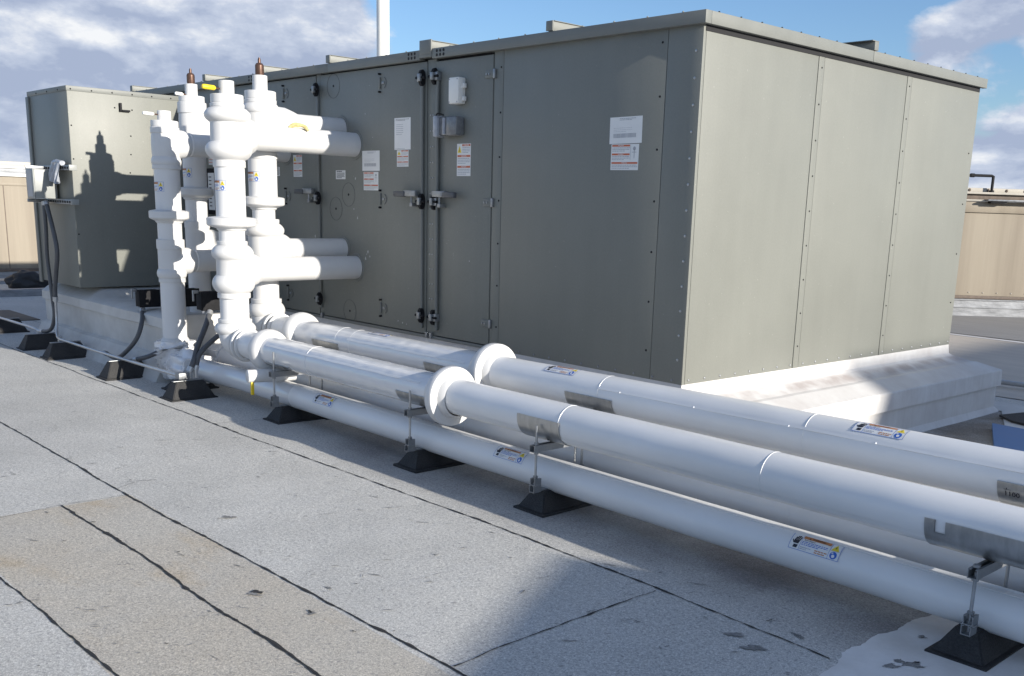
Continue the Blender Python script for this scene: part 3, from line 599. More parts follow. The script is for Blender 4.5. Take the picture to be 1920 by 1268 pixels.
def lever(x, s, z=1.235):
    mb = MB(); mb.bbox((min(x, x+s*0.17), -0.085, z-0.025), (max(x, x+s*0.17), -0.04, z+0.025), 'strut', 0.006); mb.bbox((min(x+s*0.15, x+s*0.31), -0.095, z-0.03), (max(x+s*0.15, x+s*0.31), -0.055, z+0.018), 'flex', 0.010)
    mb.cyl((x+s*0.08, -0.06, z-0.09), (x+s*0.08, -0.06, z), 0.009, 'strut', 8); mb.bbox((x+s*0.08-0.02, -0.07, z-0.11), (x+s*0.08+0.02, -0.004, z-0.08), 'strut', 0.003); part(mb, 'door_handle')
lever(-2.955, -1); lever(-2.72, 1); lever(-4.66, -1)
# hinges on right edge of narrow door, catch fittings in the middle of the wide doors
for z in (2.157, 1.178, 0.207):
    mb = MB(); mb.bbox((-2.030, -0.02, z-0.035), (-2.005, 0.0, z+0.035), 'strut', 0.003); mb.bbox((-2.13, -0.014, z-0.03), (-2.028, -0.0062, z+0.03), 'paint2', 0.003)
    for dx in (-0.08, -0.05): mb.cyl((-2.028+dx, -0.014, z), (-2.028+dx, -0.021, z), 0.009, 'strut', 8)
    part(mb, 'hinge')
for xc in (-3.575, -5.27):
    for z in (2.18, 1.18, 0.195):
        mb = MB(); mb.bbox((xc-0.013, -0.022, z-0.05), (xc+0.010, -0.0062, z+0.05), 'paint2', 0.004); mb.cyl((xc, -0.03, z+0.075), (xc, -0.004, z+0.075), 0.009, 'black', 8); mb.cyl((xc, -0.03, z-0.075), (xc, -0.004, z-0.075), 0.009, 'black', 8)
        pts = [(xc+0.02+0.075*math.cos(a), -0.012, z+0.055*math.sin(a)) for a in [R(-55+i*11) for i in range(11)]]; mb.sweep(pts, 0.0025, 'flex', 6); mb.bbox((xc+0.02, -0.014, z-0.012), (xc+0.06, -0.0062, z+0.012), 'strut', 0.003); part(mb, 'door_catch')
# round test-port covers (engraved circles) in the wide door
for x, z in ((-4.348, 2.20), (-4.109, 1.211), (-4.332, 1.076), (-4.109, 0.115)):
    mb = MB(); pts = [(x+0.108*math.cos(a), -0.0065, z+0.108*math.sin(a)) for a in [2*math.pi*i/48 for i in range(49)]]; mb.sweep(pts, 0.0018, 'flex', 6, cap=False)
    mb.cyl((x, -0.0062, z), (x, -0.0085, z), 0.011, 'gap', 12); part(mb, 'port_cover')
# white sensor box
mb = MB(); mb.bbox((-2.505, -0.085, 1.945), (-2.375, -0.0062, 2.150), 'whitepl', 0.012)
for z in (2.085, 1.985): mb.bbox((-2.374, -0.05, z-0.018), (-2.348, -0.02, z+0.018), 'whitepl', 0.004)
for x in (-2.49, -2.39):
    for z in (1.96, 2.135): mb.cyl((x, -0.0845, z), (x, -0.087, z), 0.006, 'd_gry', 8)
part(mb, 'sensor_box')
mb = MB(); mb.bbox((-2.62, -0.10, 1.70), (-2.38, -0.0062, 1.85), 'greypl', 0.018); mb.bbox((-2.66, -0.125, 1.69), (-2.60, -0.03, 1.86), 'film', 0.015); mb.cyl((-2.53, -0.105, 1.71), (-2.53, -0.105, 1.84), 0.012, 'film', 10)
mb.sweep(spline([(-2.63, -0.11, 1.86), (-2.59, -0.12, 1.875), (-2.53, -0.11, 1.86)]), 0.006, 'black', 8); part(mb, 'switch_cover')
# paper and stickers
def dec(mb_, name, parent=U): return mb_.build(name, parent, 0)
def paper(x0, z0, x1, z1, kind, y=-0.0065, rot=0.0, seed=0):
    d = Decal(wall_fn(x0, z0, y, rot)); w_, h_ = x1-x0, z1-z0; d.rect(0, 0, w_, h_, 'd_white', 0)
    if kind == 'bar':
        d.lines(w_*.3, h_*.86, w_*.8, h_*.96, 2, 'd_gry', 1, seed); d.lines(w_*.12, h_*.42, w_*.7, h_*.62, 3, 'd_gry', 1, seed+2, 0.15)
        rn = random.Random(seed); u = w_*.12
        while u < w_*.8: k = rn.uniform(0.002, 0.006); d.rect(u, h_*.22, u+k, h_*.38, 'd_gry', 1); u += k+rn.uniform(0.002, 0.005)
    elif kind == 'sheet':
        d.lines(w_*.08, h_*.90, w_*.92, h_*.97, 2, 'd_blk', 1, seed, 0.35); d.lines(w_*.1, h_*.45, w_*.55, h_*.82, 6, 'd_gry', 1, seed+3, 0.25); d.lines(w_*.05, h_*.02, w_*.95, h_*.05, 1, 'd_gry', 1, seed)
    elif kind == 'warn':
        n = 3
        for k in range(n):
            b = h_*(1-(k+1)/n); hh = h_/n; r_ = w_*(0.68 if k < 2 else 0.97)
            d.rect(w_*.03, b+hh*.72, r_, b+hh*.93, 'd_red', 1); d.text('WARNING', w_*.03+(r_-w_*.03)*.5, b+hh*.825, hh*.19, 'd_white', 2)
            d.lines(w_*.04, b+hh*.12, r_, b+hh*.66, 3, 'd_gry', 1, seed+k, 0.4)
        d.rect(w_*.70, h_*.38, w_*.71, h_*.98, 'd_gry', 1); d.disc(w_*.84, h_*.83, w_*.05, 'd_gry'); d.rect(w_*.83, h_*.45, w_*.85, h_*.8, 'd_gry', 1); d.rect(w_*.76, h_*.68, w_*.92, h_*.70, 'd_gry', 1)
    elif kind == 'tri':
        n = 3
        for k in range(n):
            b = h_*(1-(k+1)/n); hh = h_/n; l_ = w_*(0.38 if k == 0 else .04)
            d.rect(l_, b+hh*.76, w_*.97, b+hh*.95, 'd_red', 1); d.text('WARNING', (l_+w_*.97)/2, b+hh*.85, hh*.17, 'd_white', 2); d.lines(l_+.003, b+hh*.10, w_*.95, b+hh*.70, 4, 'd_gry', 1, seed+k, 0.4)
        d.poly([(w_*.04, h_*.72), (w_*.34, h_*.72), (w_*.19, h_*.94)], 'd_yel', 1); d.poly([(w_*.17, h_*.75), (w_*.21, h_*.75), (w_*.19, h_*.88)], 'd_blk', 2)
    elif kind == 'small':
        d.lines(w_*.1, h_*.8, w_*.9, h_*.95, 1, 'd_blk', 1, seed, .7); d.lines(w_*.1, h_*.1, w_*.9, h_*.75, 5, 'd_blk', 1, seed+1, .45)
    return dec(d.mb, 'paper_notice' if kind in ('bar', 'sheet') else 'warning_sticker')
paper(-0.775, 1.604, -0.475, 1.782, 'bar', 0.0, R(0.6), 3); paper(-0.755, 1.428, -0.497, 1.602, 'warn', 0.0, R(-0.3), 5)
paper(-3.362, 1.606, -3.122, 1.874, 'sheet', seed=8); paper(-3.325, 1.462, -3.152, 1.602, 'tri', seed=9)
paper(-3.872, 1.428, -3.592, 1.605, 'bar', seed=11); paper(-3.852, 1.255, -3.613, 1.418, 'warn', seed=12)
paper(-2.478, 1.384, -2.300, 1.640, 'tri', seed=13); paper(-4.325, 1.352, -4.157, 1.434, 'small', seed=14)
paper(-5.115, 1.372, -4.945, 1.584, 'tri', seed=15); paper(-5.48, 1.38, -5.39, 1.47, 'small', seed=16); paper(-7.0, 1.50, -6.8, 1.60, 'warn', seed=18)
# pale chips in the paint
mb = MB(); rn = random.Random(3)
for x, z in ((-3.81, 0.675), (-3.79, 0.70), (-3.76, 0.655), (-3.83, 0.63), (-3.82, 1.93), (-3.70, 1.72), (-3.24, 0.09), (-3.18, 0.085), (-3.31, 0.10), (-4.02, 1.08), (-3.96, 1.0), (-4.9, 1.9), (-3.99, 1.36), (-4.72, 0.8), (-2.3, 0.7)):
    n = 8; rr_ = rn.uniform(0.006, 0.016); mb.add([(x+rr_*rn.uniform(.4, 1)*math.cos(6.283*i/n)*.7, -0.0068, z+rr_*rn.uniform(.4, 1.4)*math.sin(6.283*i/n)) for i in range(n)], [tuple(range(n))], 'chip')
part(mb, 'paint_chips')['kind'] = 'stuff'
# black framed gauge strip on the left door, behind the risers
mb = MB(); mb.bbox((-7.02, -0.03, 0.95), (-6.80, -0.002, 1.46), 'black', 0.004); mb.box((-6.985, -0.033, 1.0), (-6.835, -0.0305, 1.41), 'd_white')
for i in range(9): mb.box((-6.96, -0.0345, 1.04+i*0.04), (-6.90, -0.0335, 1.05+i*0.04), 'd_blk')
part(mb, 'framed_chart')

# ------------------------------------------------------------------ left cabinet
XB = -7.45; YB = -1.36
K = thing('metal_cabinet', 'grey green sheet metal cabinet projecting from the left end of the rooftop unit', 'cabinet', (-8.1, -0.7, 0.11))
mb = MB(); mb.bbox((-8.72, YB, 0.115), (XB, -0.013, 2.25), 'paint', 0.006); part(mb, 'cabinet_body', K)
mb = MB(); mb.bbox((-8.73, YB-0.006, 2.205), (XB+0.004, -0.05, 2.258), 'paint2', 0.003); part(mb, 'top_flange', K)
mb = MB(); mb.bbox((-8.75, YB-0.02, 0.09), (-8.66, YB-0.001, 2.2), 'paint2', 0.004); part(mb, 'corner_trim', K)
mb = MB(); mb.bbox((XB+0.0005, -0.815, 2.035), (XB+0.03, -0.79, 2.125), 'black', 0.003); mb.bbox((XB+0.0005, -0.788, 2.035), (XB+0.03, -0.70, 2.055), 'black', 0.003); part(mb, 'lifting_bracket', K)
mb = MB()
pts_ = [(XB+0.004, -1.32+0.22*i, 2.225) for i in range(6)]+[(XB, -1.335, 1.85), (XB, -1.335, 1.5), (XB, -1.335, 0.7), (XB, -0.70, 1.78), (XB, -0.71, 1.58), (XB, -0.73, 1.38), (XB, -0.86, 2.07), (XB, -0.67, 2.06)]
for p in pts_: mb.lathe([(0, 0.009), (0.006, 0.005)], p, (1, 0, 0), 'black', 8)
for i in range(3): mb.lathe([(0, 0.009), (0.006, 0.005)], (-8.4+0.35*i, YB-0.006, 2.225), (0, -1, 0), 'black', 8)
part(mb, 'small_screws', K)['kind'] = 'stuff'
# control enclosure on strut frame
Q = thing('control_box', 'light grey electrical control box on strut bars at the cabinet corner', 'control box', (-7.95, -1.5, 1.05))
mb = MB(); mb.bbox((-8.10, -1.62, 1.07), (-7.88, -1.385, 1.385), 'boxgrey', 0.008); part(mb, 'enclosure', Q)
mb = MB(); mb.bbox((-8.115, -1.632, 1.065), (-7.875, -1.6205, 1.39), 'boxgrey', 0.004); mb.box((-8.08, -1.634, 1.09), (-7.92, -1.6325, 1.37), 'd_gry'); part(mb, 'box_door', Q)
for z in (1.405, 1.045):
    mb = MB(); mb.bbox((-8.50, -1.43, z-0.026), (-7.31, -1.363, z+0.026), 'strut', 0.002); mb.bbox((-7.33, -1.44, z-0.03), (-7.30, -1.36, z+0.03), 'boxgrey', 0.003)
    for i in range(15): mb.box((-8.45+i*0.075, -1.4325, z-0.012), (-8.40+i*0.075, -1.4305, z+0.012), 'gap')
    mb.bbox((-8.14, -1.63, z-0.018), (-8.11, -1.406, z+0.018), 'strut', 0.002); part(mb, 'strut_bar', Q)
mb = MB()
def cloth(x0, x1, z0, z1, y0, sw, seed):
    n, k = 14, 16; vs = []
    for j in range(k+1):
        t = j/k
        for i in range(n+1):
            u = i/n; xx = x0+(x1-x0)*u+sw*t+0.02*math.sin(t*5+seed)*u; zz = z0+(z1-z0)*t-0.02*abs(math.sin(u*6+seed))*t
            yy = y0-0.035*math.sin(u*9+t*3+seed)*(.3+t)*.6-0.02*t; vs.append((xx, yy, zz))
    mb.add(vs, [(j*(n+1)+i, j*(n+1)+i+1, (j+1)*(n+1)+i+1, (j+1)*(n+1)+i) for j in range(k) for i in range(n)], 'film')
cloth(-7.78, -7.60, 1.455, 1.27, -1.46, -0.05, 0.3); cloth(-7.64, -7.53, 1.45, 1.25, -1.47, 0.02, 1.9)
mb.sweep(spline([(-7.80, -1.43, 1.452), (-7.68, -1.44, 1.462), (-7.53, -1.43, 1.452)]), 0.03, 'film', 12, 0.25)
tag(mb.build('plastic_rag', None, 40), 'crumpled grey plastic film hanging from the strut bar by the control box', 'plastic film')

# ------------------------------------------------------------------ insulated pipes
def fit(segs):
    """segs: ('c',z0,z1,r) straight, ('b',z0,z1,ra,rb,rc) bulge; returns profile top to bottom"""
    out = []
    for s in segs:
        if s[0] == 'c':
            e = min(0.004, abs(s[1]-s[2])/3); out += [(s[1], s[3]-0.004), (s[1]-e, s[3]), (s[2]+e, s[3]), (s[2], s[3]-0.003)]
        elif s[0] == 'p': out += [(s[1], s[3]), (s[2], s[3])]
        else:
            _, z0, z1, ra, rb, rc = s
            for i in range(13):
                t = i/12; base_ = ra+(rc-ra)*t; out.append((z0+(z1-z0)*t, base_+(rb-(ra+rc)/2)*math.sin(math.pi*t)**0.75))
    return out
def vlathe(mb, x, y, segs, m='pvcm', seg=48):
    p = fit(segs); top = p[0]; mb.lathe([(0.0, 0.0015)]+[(-(z-top[0]), max(r, 0.001)) for z, r in p]+[(-(p[-1][0]-top[0]), 0.0015)], (x, y, top[0]), (0, 0, -1), m, seg, False)
def pipe_z(a, b): return lambda x: a+b*x
def branch(T, x, y, z, r=0.107, big=0.15):
    mb = MB(); L_ = -y
    pr_ = [(0.0, big*0.93), (0.09, big*0.99), (0.13, big), (0.165, big*0.975), (0.195, big*0.9), (0.22, big*0.80), (0.228, r+0.006), (0.24, r+0.004), (0.26, r), (L_-0.012, r)]
    mb.lathe(pr_, (x, y, z), (0, 1, 0), 'pvcm', 48, False); o = mb.build('branch_pipe', T, 30)
    mb = MB(); mb.lathe([(0, r+0.001), (0, r+0.026), (0.006, r+0.022), (0.006, r+0.001)], (x, -0.0065, z), (0, -1, 0), 'paint2', 40, False); mb.build('wall_escutcheon', T, 30)
def valve(T, x, y, z, top=True, h=0.13, r=0.038):
    mb = MB(); mb.lathe([(0, r*0.9), (h*.12, r*.95), (h*.2, r), (h*.75, r), (h*.88, r*.72), (h*.92, r*.35), (h*1.18, r*.33), (h*1.2, r*.22), (h*1.27, r*.2)], (x, y, z), (0, 0, 1), 'copper', 20); mb.build('valve_stem', T, 30)
def hrun(T, x0, x1, y, zf, r, bands, name='horizontal_run', m='pvc'):
    mb = MB(); n = 60; pts = [(x0+(x1-x0)*i/n, y+0.0015*math.sin(i*1.7), zf(x0+(x1-x0)*i/n)+0.002*mnoise.noise(Vector((i*0.3, y*7, 2)))) for i in range(n+1)]
    mb.sweep(pts, [r*(1+0.0025*mnoise.noise(Vector((i*0.5, y*5, 4)))) for i in range(n+1)], m, 56); o = mb.build(name, T, 40)
    for bx in bands:
        mb = MB(); mb.lathe([(-0.001, r-0.001), (0.0, r+0.0013), (0.003, r+0.0013), (0.004, r-0.001)], (bx, y, zf(bx)), (1, 0, 0), 'pvc', 56, False); mb.build('jacket_band', T, 40)
    # longitudinal lap of the jacket with a few rivets
    return o
def lap(T, x0, x1, y, zf, r, ang, riv=()):
    mb = MB(); n = 60; vs = []
    for i in range(n+1):
        x = x0+(x1-x0)*i/n; a0 = ang+0.01*math.sin(i*.6)
        for a, q in ((a0, r+0.0005), (a0+0.012, r+0.003), (a0+0.15, r+0.0012)): vs.append((x, y-q*math.cos(a), zf(x)+q*math.sin(a)))
    mb.add(vs, [(3*i+j, 3*i+j+1, 3*i+4+j, 3*i+3+j) for i in range(n) for j in (0, 1)], 'pvc')
    for x in riv:
        q = r+0.002; d = Vector((0, -math.cos(ang+.04), math.sin(ang+.04))); mb.lathe([(0, 0.006), (0.004, 0.003)], Vector((x, y, zf(x)))+d*q, d, 'band', 8)
    return mb.build('jacket_lap', T, 50)
def disc_cover(T, x, y, z, r, th, rp, name='flange_cover', rnd=False):
    mb = MB()
    if rnd: pr_ = [(-th*0.5, rp+0.002)]+[(th*0.5*math.cos(math.pi*(1-i/10)), rp+(r-rp)*math.sin(math.pi*i/10)**0.6) for i in range(1, 10)]+[(th*0.5, rp+0.002)]
    else: pr_ = [(-th-0.10, rp), (-th-0.08, rp+0.012), (-th-0.012, r-0.03), (-th, r-0.006), (-th+0.012, r), (-0.012, r), (-0.003, r-0.003), (0, r-0.010), (0.002, r*0.72), (0.018, rp+0.02), (0.05, rp+0.004), (0.055, rp)]
    mb.lathe(pr_, (x, y, z), (1, 0, 0), 'pvcm', 64, False); mb.build(name, T, 40)
def vflange(T, x, y, z0, z1, r, rp):
    mb = MB(); vlathe(mb, x, y, [('p', z0+0.012, z0+0.010, rp), ('p', z0, z0, r-0.012), ('p', z0-0.008, z1+0.010, r), ('p', z1, z1, r-0.008), ('p', z1-0.022, z1-0.03, rp+0.012), ('p', z1-0.04, z1-0.041, rp)]); mb.build('flange_cover', T, 35)
def elbow(T, x, y, ztop, zpipe, rb, r0_, r1_, m='pvcm', wob=0.0, xe=None):
    mb = MB(); pts = []; rad = []; n = 14
    for i in range(n+1):
        a = math.pi/2*i/n; pts.append((x+rb-rb*math.cos(a), y, zpipe+rb-rb*math.sin(a))); rad.append(r0_+(r1_-r0_)*i/n+0.012*math.sin(math.pi*i/n))
    if ztop > zpipe+rb: pts = [(x, y, ztop)]+pts; rad = [r0_*0.97]+rad
    if xe: pts.append((xe, y, zpipe)); rad.append(r1_*0.97)
    
    if wob:   # crumpled wrap: finer rings, creases
        P_ = spline(pts, 5); n2 = len(P_); rad = [rad[min(len(rad)-1, i//5)]*(1+0.05*math.sin(i*1.9)+0.04*math.sin(i*4.3)) for i in range(n2)]; pts = P_
    mb.sweep(pts, rad, m, 48, wob*1.3); mb.build('elbow_cover', T, 45)
def hcollar(T, x0, x1, y, z, r):
    mb = MB(); mb.lathe([(0, r-0.02), (0.004, r-0.002), (0.012, r), (x1-x0-0.012, r), (x1-x0-0.004, r-0.002), (x1-x0, r-0.02)], (x0, y, z), (1, 0, 0), 'pvcm', 56, False); mb.build('collar', T, 40)
def handle_bar(T, p0, p1, m, r=0.016):
    mb = MB(); p0 = Vector(p0); p1 = Vector(p1); d = (p1-p0).normalized(); L_ = (p1-p0).length; mb.cyl(p0, p0+d*L_*0.35, 0.007, 'copper', 8); q = p0+d*L_*0.3
    mb.lathe([(0, r*.6), (0.012, r), (L_*0.6, r*1.05), (L_*0.7, r*.8)], q, d, m, 14); mb.build('valve_handle', T, 40)
grp = 'white insulated chilled water pipes'
# C : front riser, upper front run
x, y = -3.99, -1.26
T = thing('insulated_pipe', 'thickest white insulated riser nearest the camera, turning into the upper front pipe', 'pipe', (x, y, -0.1), grp)
mb = MB(); vlathe(mb, x, y, [('c', 2.099, 1.98, 0.062)]); mb.build('end_plug', T)
mb = MB(); vlathe(mb, x, y, [('c', 1.987, 1.92, 0.134), ('c', 1.915, 1.885, 0.140)]); mb.build('end_cap', T)
mb = MB(); vlathe(mb, x, y, [('p', 1.89, 1.885, 0.134), ('b', 1.885, 1.765, 0.136, 0.190, 0.147), ('p', 1.76, 1.61, 0.147), ('b', 1.61, 1.46, 0.147, 0.192, 0.132), ('c', 1.455, 1.40, 0.134)]); mb.build('tee_cover', T)
mb = MB(); vlathe(mb, x, y, [('p', 1.41, 0.985, 0.124)], 'pvcr'); mb.build('riser', T); mb = MB(); vlathe(mb, x, y, [('p', 0.90, 0.78, 0.109)], 'pvcr'); mb.build('riser', T); mb = MB(); vlathe(mb, x, y, [('p', 0.31, 0.10, 0.123)], 'pvcr'); mb.build('riser', T);
vflange(T, x, y, 0.985, 0.914, 0.206, 0.112)
mb = MB(); vlathe(mb, x, y, [('c', 0.788, 0.755, 0.128), ('b', 0.755, 0.63, 0.124, 0.176, 0.142), ('p', 0.625, 0.50, 0.140), ('b', 0.50, 0.345, 0.138, 0.180, 0.132), ('c', 0.345, 0.300, 0.139)]); mb.build('tee_cover', T)
mb = MB(); vlathe(mb, x, y, [('c', 0.118, 0.088, 0.144), ('b', 0.088, -0.02, 0.136, 0.176, 0.14)]); mb.build('collar', T)
branch(T, x, y, 1.661, 0.107, 0.160); branch(T, x, y, 0.540, 0.107, 0.150)
elbow(T, x, y, 0.04, -0.088, 0.13, 0.140, 0.132); zC = pipe_z(-0.083, 0.0)
hcollar(T, x+0.17, x+0.21, y, -0.088, 0.150); hcollar(T, x+0.23, x+0.26, y, -0.088, 0.140)
hrun(T, x+0.18, -3.3, y, zC, 0.118, [])
disc_cover(T, -3.40, y, -0.088, 0.178, 0.15, 0.118, 'flange_cover', True)
hrun(T, -3.4, -0.95, y, zC, 0.122, [-2.62], m='pvcg'); hrun(T, -0.95, 7.0, y, zC, 0.1185, [0.20, 1.60, 4.0])
disc_cover(T, -0.905, y, -0.088, 0.200, 0.07, 0.122); lap(T, -3.25, -1.15, y, zC, 0.122, R(28)); lap(T, -0.8, 7, y, zC, 0.1185, R(-40))
for sx_, a in ((-2.95, 80), (-0.24, 77), (1.86, 78)): warning_decal(pipe_fn(sx_, y, -0.088, 0.1205 if sx_ > -1 else 0.1235, R(a)), 3).build('warning_sticker', T, 0)
warning_decal(riser_fn(x, y, 1.205, 0.1245, R(-53)-0.245/0.1245), 4).build('warning_sticker', T, 0)
handle_bar(T, (x, y-0.05, 2.03), (x, y-0.215, 2.035), 'yellow', 0.02)
mb = MB(); mb.sweep(spline([(x+0.02, -0.70, 1.768), (x+0.03, -0.64, 1.79), (x+0.06, -0.58, 1.785), (x+0.10, -0.55, 1.745)], 5), [0.010, .014, .016, .017, .018, .019, .020, .019, .018, .017, .018, .019, .018, .015, .010, .006], 'foam', 12, 0.4); mb.build('foam_blob', T, 50)
# D : rear riser, upper rear run
x, y = -4.22, -0.83
T = thing('insulated_pipe', 'rear white insulated pipe with a brown valve stem, its run nearest the grey unit', 'pipe', (x, y, 0.0), grp)
valve(T, x, y, 2.19, h=0.125)
mb = MB(); vlathe(mb, x, y, [('c', 2.20, 2.06, 0.064)]); mb.build('end_plug', T)
mb = MB(); vlathe(mb, x, y, [('c', 2.068, 2.0, 0.134), ('c', 1.998, 1.965, 0.138)]); mb.build('end_cap', T)
mb = MB(); vlathe(mb, x, y, [('b', 1.965, 1.88, 0.134, 0.158, 0.146), ('p', 1.88, 1.72, 0.145), ('b', 1.72, 1.56, 0.145, 0.175, 0.13), ('c', 1.55, 1.495, 0.132)]); mb.build('tee_cover', T)
mb = MB(); vlathe(mb, x, y, [('p', 1.50, 1.163, 0.125)], 'pvcr'); mb.build('riser', T); mb = MB(); vlathe(mb, x, y, [('p', 1.08, 0.96, 0.100)], 'pvcr'); mb.build('riser', T); mb = MB(); vlathe(mb, x, y, [('p', 0.44, 0.25, 0.116)], 'pvcr'); mb.build('riser', T);
vflange(T, x, y, 1.163, 1.092, 0.186, 0.104)
mb = MB(); vlathe(mb, x, y, [('c', 0.972, 0.935, 0.134), ('b', 0.935, 0.82, 0.13, 0.176, 0.145), ('p', 0.82, 0.62, 0.142), ('b', 0.62, 0.48, 0.14, 0.17, 0.122), ('c', 0.47, 0.42, 0.122)]); mb.build('tee_cover', T)
mb = MB(); vlathe(mb, x, y, [('c', 0.258, 0.220, 0.137), ('b', 0.22, 0.09, 0.132, 0.166, 0.14)]); mb.build('collar', T)
branch(T, x, y, 1.805, 0.100, 0.150); branch(T, x, y, 0.700, 0.100, 0.150)
mb = MB(); mb.lathe([(0, 0.15), (0.22, 0.14), (0.30, 0.115), (0.34, 0.10)], (x, y, 1.81), (0, 1, 0), 'pvcm', 40, False); mb.build('branch_collar', T)
zD = pipe_z(0.034, 0.007)
elbow(T, x, y, 0.14, zD(x), 0.13, 0.138, 0.130); hcollar(T, x+0.17, x+0.21, y, zD(x), 0.148); hcollar(T, x+0.24, x+0.27, y, zD(x), 0.138)
hrun(T, x+0.18, -3.6, y, zD, 0.116, []); disc_cover(T, -3.60, y, zD(-3.6), 0.182, 0.15, 0.118, 'flange_cover', True)
hrun(T, -3.6, -1.0, y, zD, 0.121, [-2.88, -2.67], m='pvcg'); hrun(T, -1.0, 7.2, y, zD, 0.121, [0.10, 1.55, 4.2]); disc_cover(T, -0.97, y, zD(-1), 0.200, 0.07, 0.121)
lap(T, -2.7, -1.2, y, zD, 0.121, R(20), (-1.5,)); lap(T, 0.1, 7, y, zD, 0.121, R(24), (0.28, 0.84, 1.46, 1.95))
for sx_, a in ((-2.50, 70), (-0.42, 50), (1.80, 46)): warning_decal(pipe_fn(sx_, y, zD, 0.1225, R(a)), 6).build('warning_sticker', T, 0)
warning_decal(riser_fn(x, y, 1.295, 0.1255, R(-55)-0.235/0.1255), 7).build('warning_sticker', T, 0)
# A : left front riser, lower front run
x, y = -5.25, -1.26
T = thing('insulated_pipe', 'leftmost white insulated pipe with no valve stem, its run lowest at the front', 'pipe', (x, y, -0.45), grp)
mb = MB(); vlathe(mb, x, y, [('c', 1.912, 1.815, 0.061)]); mb.build('end_plug', T)
mb = MB(); vlathe(mb, x, y, [('c', 1.823, 1.768, 0.122), ('c', 1.766, 1.71, 0.129)]); mb.build('end_cap', T)
mb = MB(); vlathe(mb, x, y, [('b', 1.715, 1.50, 0.120, 0.127, 0.121), ('b', 1.50, 1.43, 0.121, 0.134, 0.128), ('c', 1.43, 1.388, 0.129)]); mb.build('tee_cover', T)
mb = MB(); vlathe(mb, x, y, [('p', 1.40, 1.0, 0.116)], 'pvcr'); mb.build('riser', T); mb = MB(); vlathe(mb, x, y, [('p', 0.91, 0.73, 0.110)], 'pvcr'); mb.build('riser', T); mb = MB(); vlathe(mb, x, y, [('p', 0.36, -0.24, 0.112)], 'pvcr'); mb.build('riser', T);
vflange(T, x, y, 1.010, 0.935, 0.180, 0.112)
mb = MB(); vlathe(mb, x, y, [('c', 0.745, 0.655, 0.127), ('p', 0.66, 0.47, 0.119), ('b', 0.47, 0.385, 0.119, 0.136, 0.124), ('c', 0.38, 0.34, 0.122)]); mb.build('tee_cover', T)
branch(T, x, y, 1.62, 0.105, 0.130); branch(T, x, y, 0.540, 0.105, 0.128)
zA = lambda q: -0.424-0.010*max(0, min(1, (q+2.5)/3.5)); yA = -1.215
mb = MB(); vlathe(mb, x, y, [('b', -0.19, -0.30, 0.116, 0.137, 0.125)]); mb.build('collar', T); elbow(T, x, y, -0.22, -0.440, 0.16, 0.168, 0.150, 'wrap', 0.30, x+0.52)
mb = MB(); mb.sweep(spline([(x+0.38, y, -0.425), (x+0.75, y+0.01, -0.428), (-4.2, yA-0.01, zA(-4.2)), (-3.9, yA, zA(-3.9)), (-3.4, yA, zA(-3.4)), (-3.0, yA, zA(-3.0))], 6), 0.101, 'pvcg', 48); mb.build('horizontal_run', T, 40); hrun(T, -3.0, 7.0, yA, zA, 0.101, [])
lap(T, -3.8, 7, yA, zA, 0.101, R(66))
for sx_, a in ((-2.62, 15), (-0.44, 22), (1.75, 19)): warning_decal(pipe_fn(sx_, yA, zA, 0.1022, R(a)), 8).build('warning_sticker', T, 0)
warning_decal(riser_fn(x, y, 1.185, 0.1165, R(-49)-0.25/0.1165), 9).build('warning_sticker', T, 0)
handle_bar(T, (x, y-0.05, 1.875), (x, y-0.20, 1.878), 'whitepl', 0.016)
# B : left rear riser, lower rear run
x, y = -5.61, -0.82
T = thing('insulated_pipe', 'second white insulated riser from the left with brown valve stem, behind the leftmost', 'pipe', (x, y, -0.45), grp)
valve(T, x, y, 2.205, h=0.12)
mb = MB(); vlathe(mb, x, y, [('c', 2.212, 2.09, 0.059)]); mb.build('end_plug', T)
mb = MB(); vlathe(mb, x, y, [('c', 2.098, 2.042, 0.121), ('c', 2.04, 1.935, 0.136)]); mb.build('end_cap', T)
mb = MB(); vlathe(mb, x, y, [('b', 1.94, 1.72, 0.126, 0.130, 0.126), ('b', 1.72, 1.62, 0.126, 0.14, 0.122), ('c', 1.62, 1.57, 0.122)]); mb.build('tee_cover', T)
mb = MB(); vlathe(mb, x, y, [('p', 1.60, 1.22, 0.112)], 'pvcr'); mb.build('riser', T); mb = MB(); vlathe(mb, x, y, [('p', 1.15, 0.9, 0.104)], 'pvcr'); mb.build('riser', T); mb = MB(); vlathe(mb, x, y, [('p', 0.5, -0.24, 0.108)], 'pvcr'); mb.build('riser', T);
vflange(T, x, y, 1.228, 1.155, 0.172, 0.108)
mb = MB(); vlathe(mb, x, y, [('c', 0.905, 0.84, 0.122), ('p', 0.85, 0.62, 0.118), ('b', 0.62, 0.53, 0.118, 0.134, 0.122), ('c', 0.53, 0.49, 0.122)]); mb.build('tee_cover', T)
branch(T, x, y, 1.80, 0.100, 0.128); branch(T, x, y, 0.70, 0.100, 0.126)
elbow(T, x, y, -0.20, -0.425, 0.16, 0.160, 0.145, 'wrap', 0.34, x+0.55); hrun(T, x+0.3, 7.0, y, lambda q: -0.405, 0.110, [-4.0, -1.2, 1.5])
warning_decal(riser_fn(x, y, 1.33, 0.1125, R(-49)-0.25/0.1125), 12).build('warning_sticker', T, 0)
handle_bar(T, (x, y-0.05, 2.11), (x, y-0.165, 2.112), 'whitepl', 0.016)
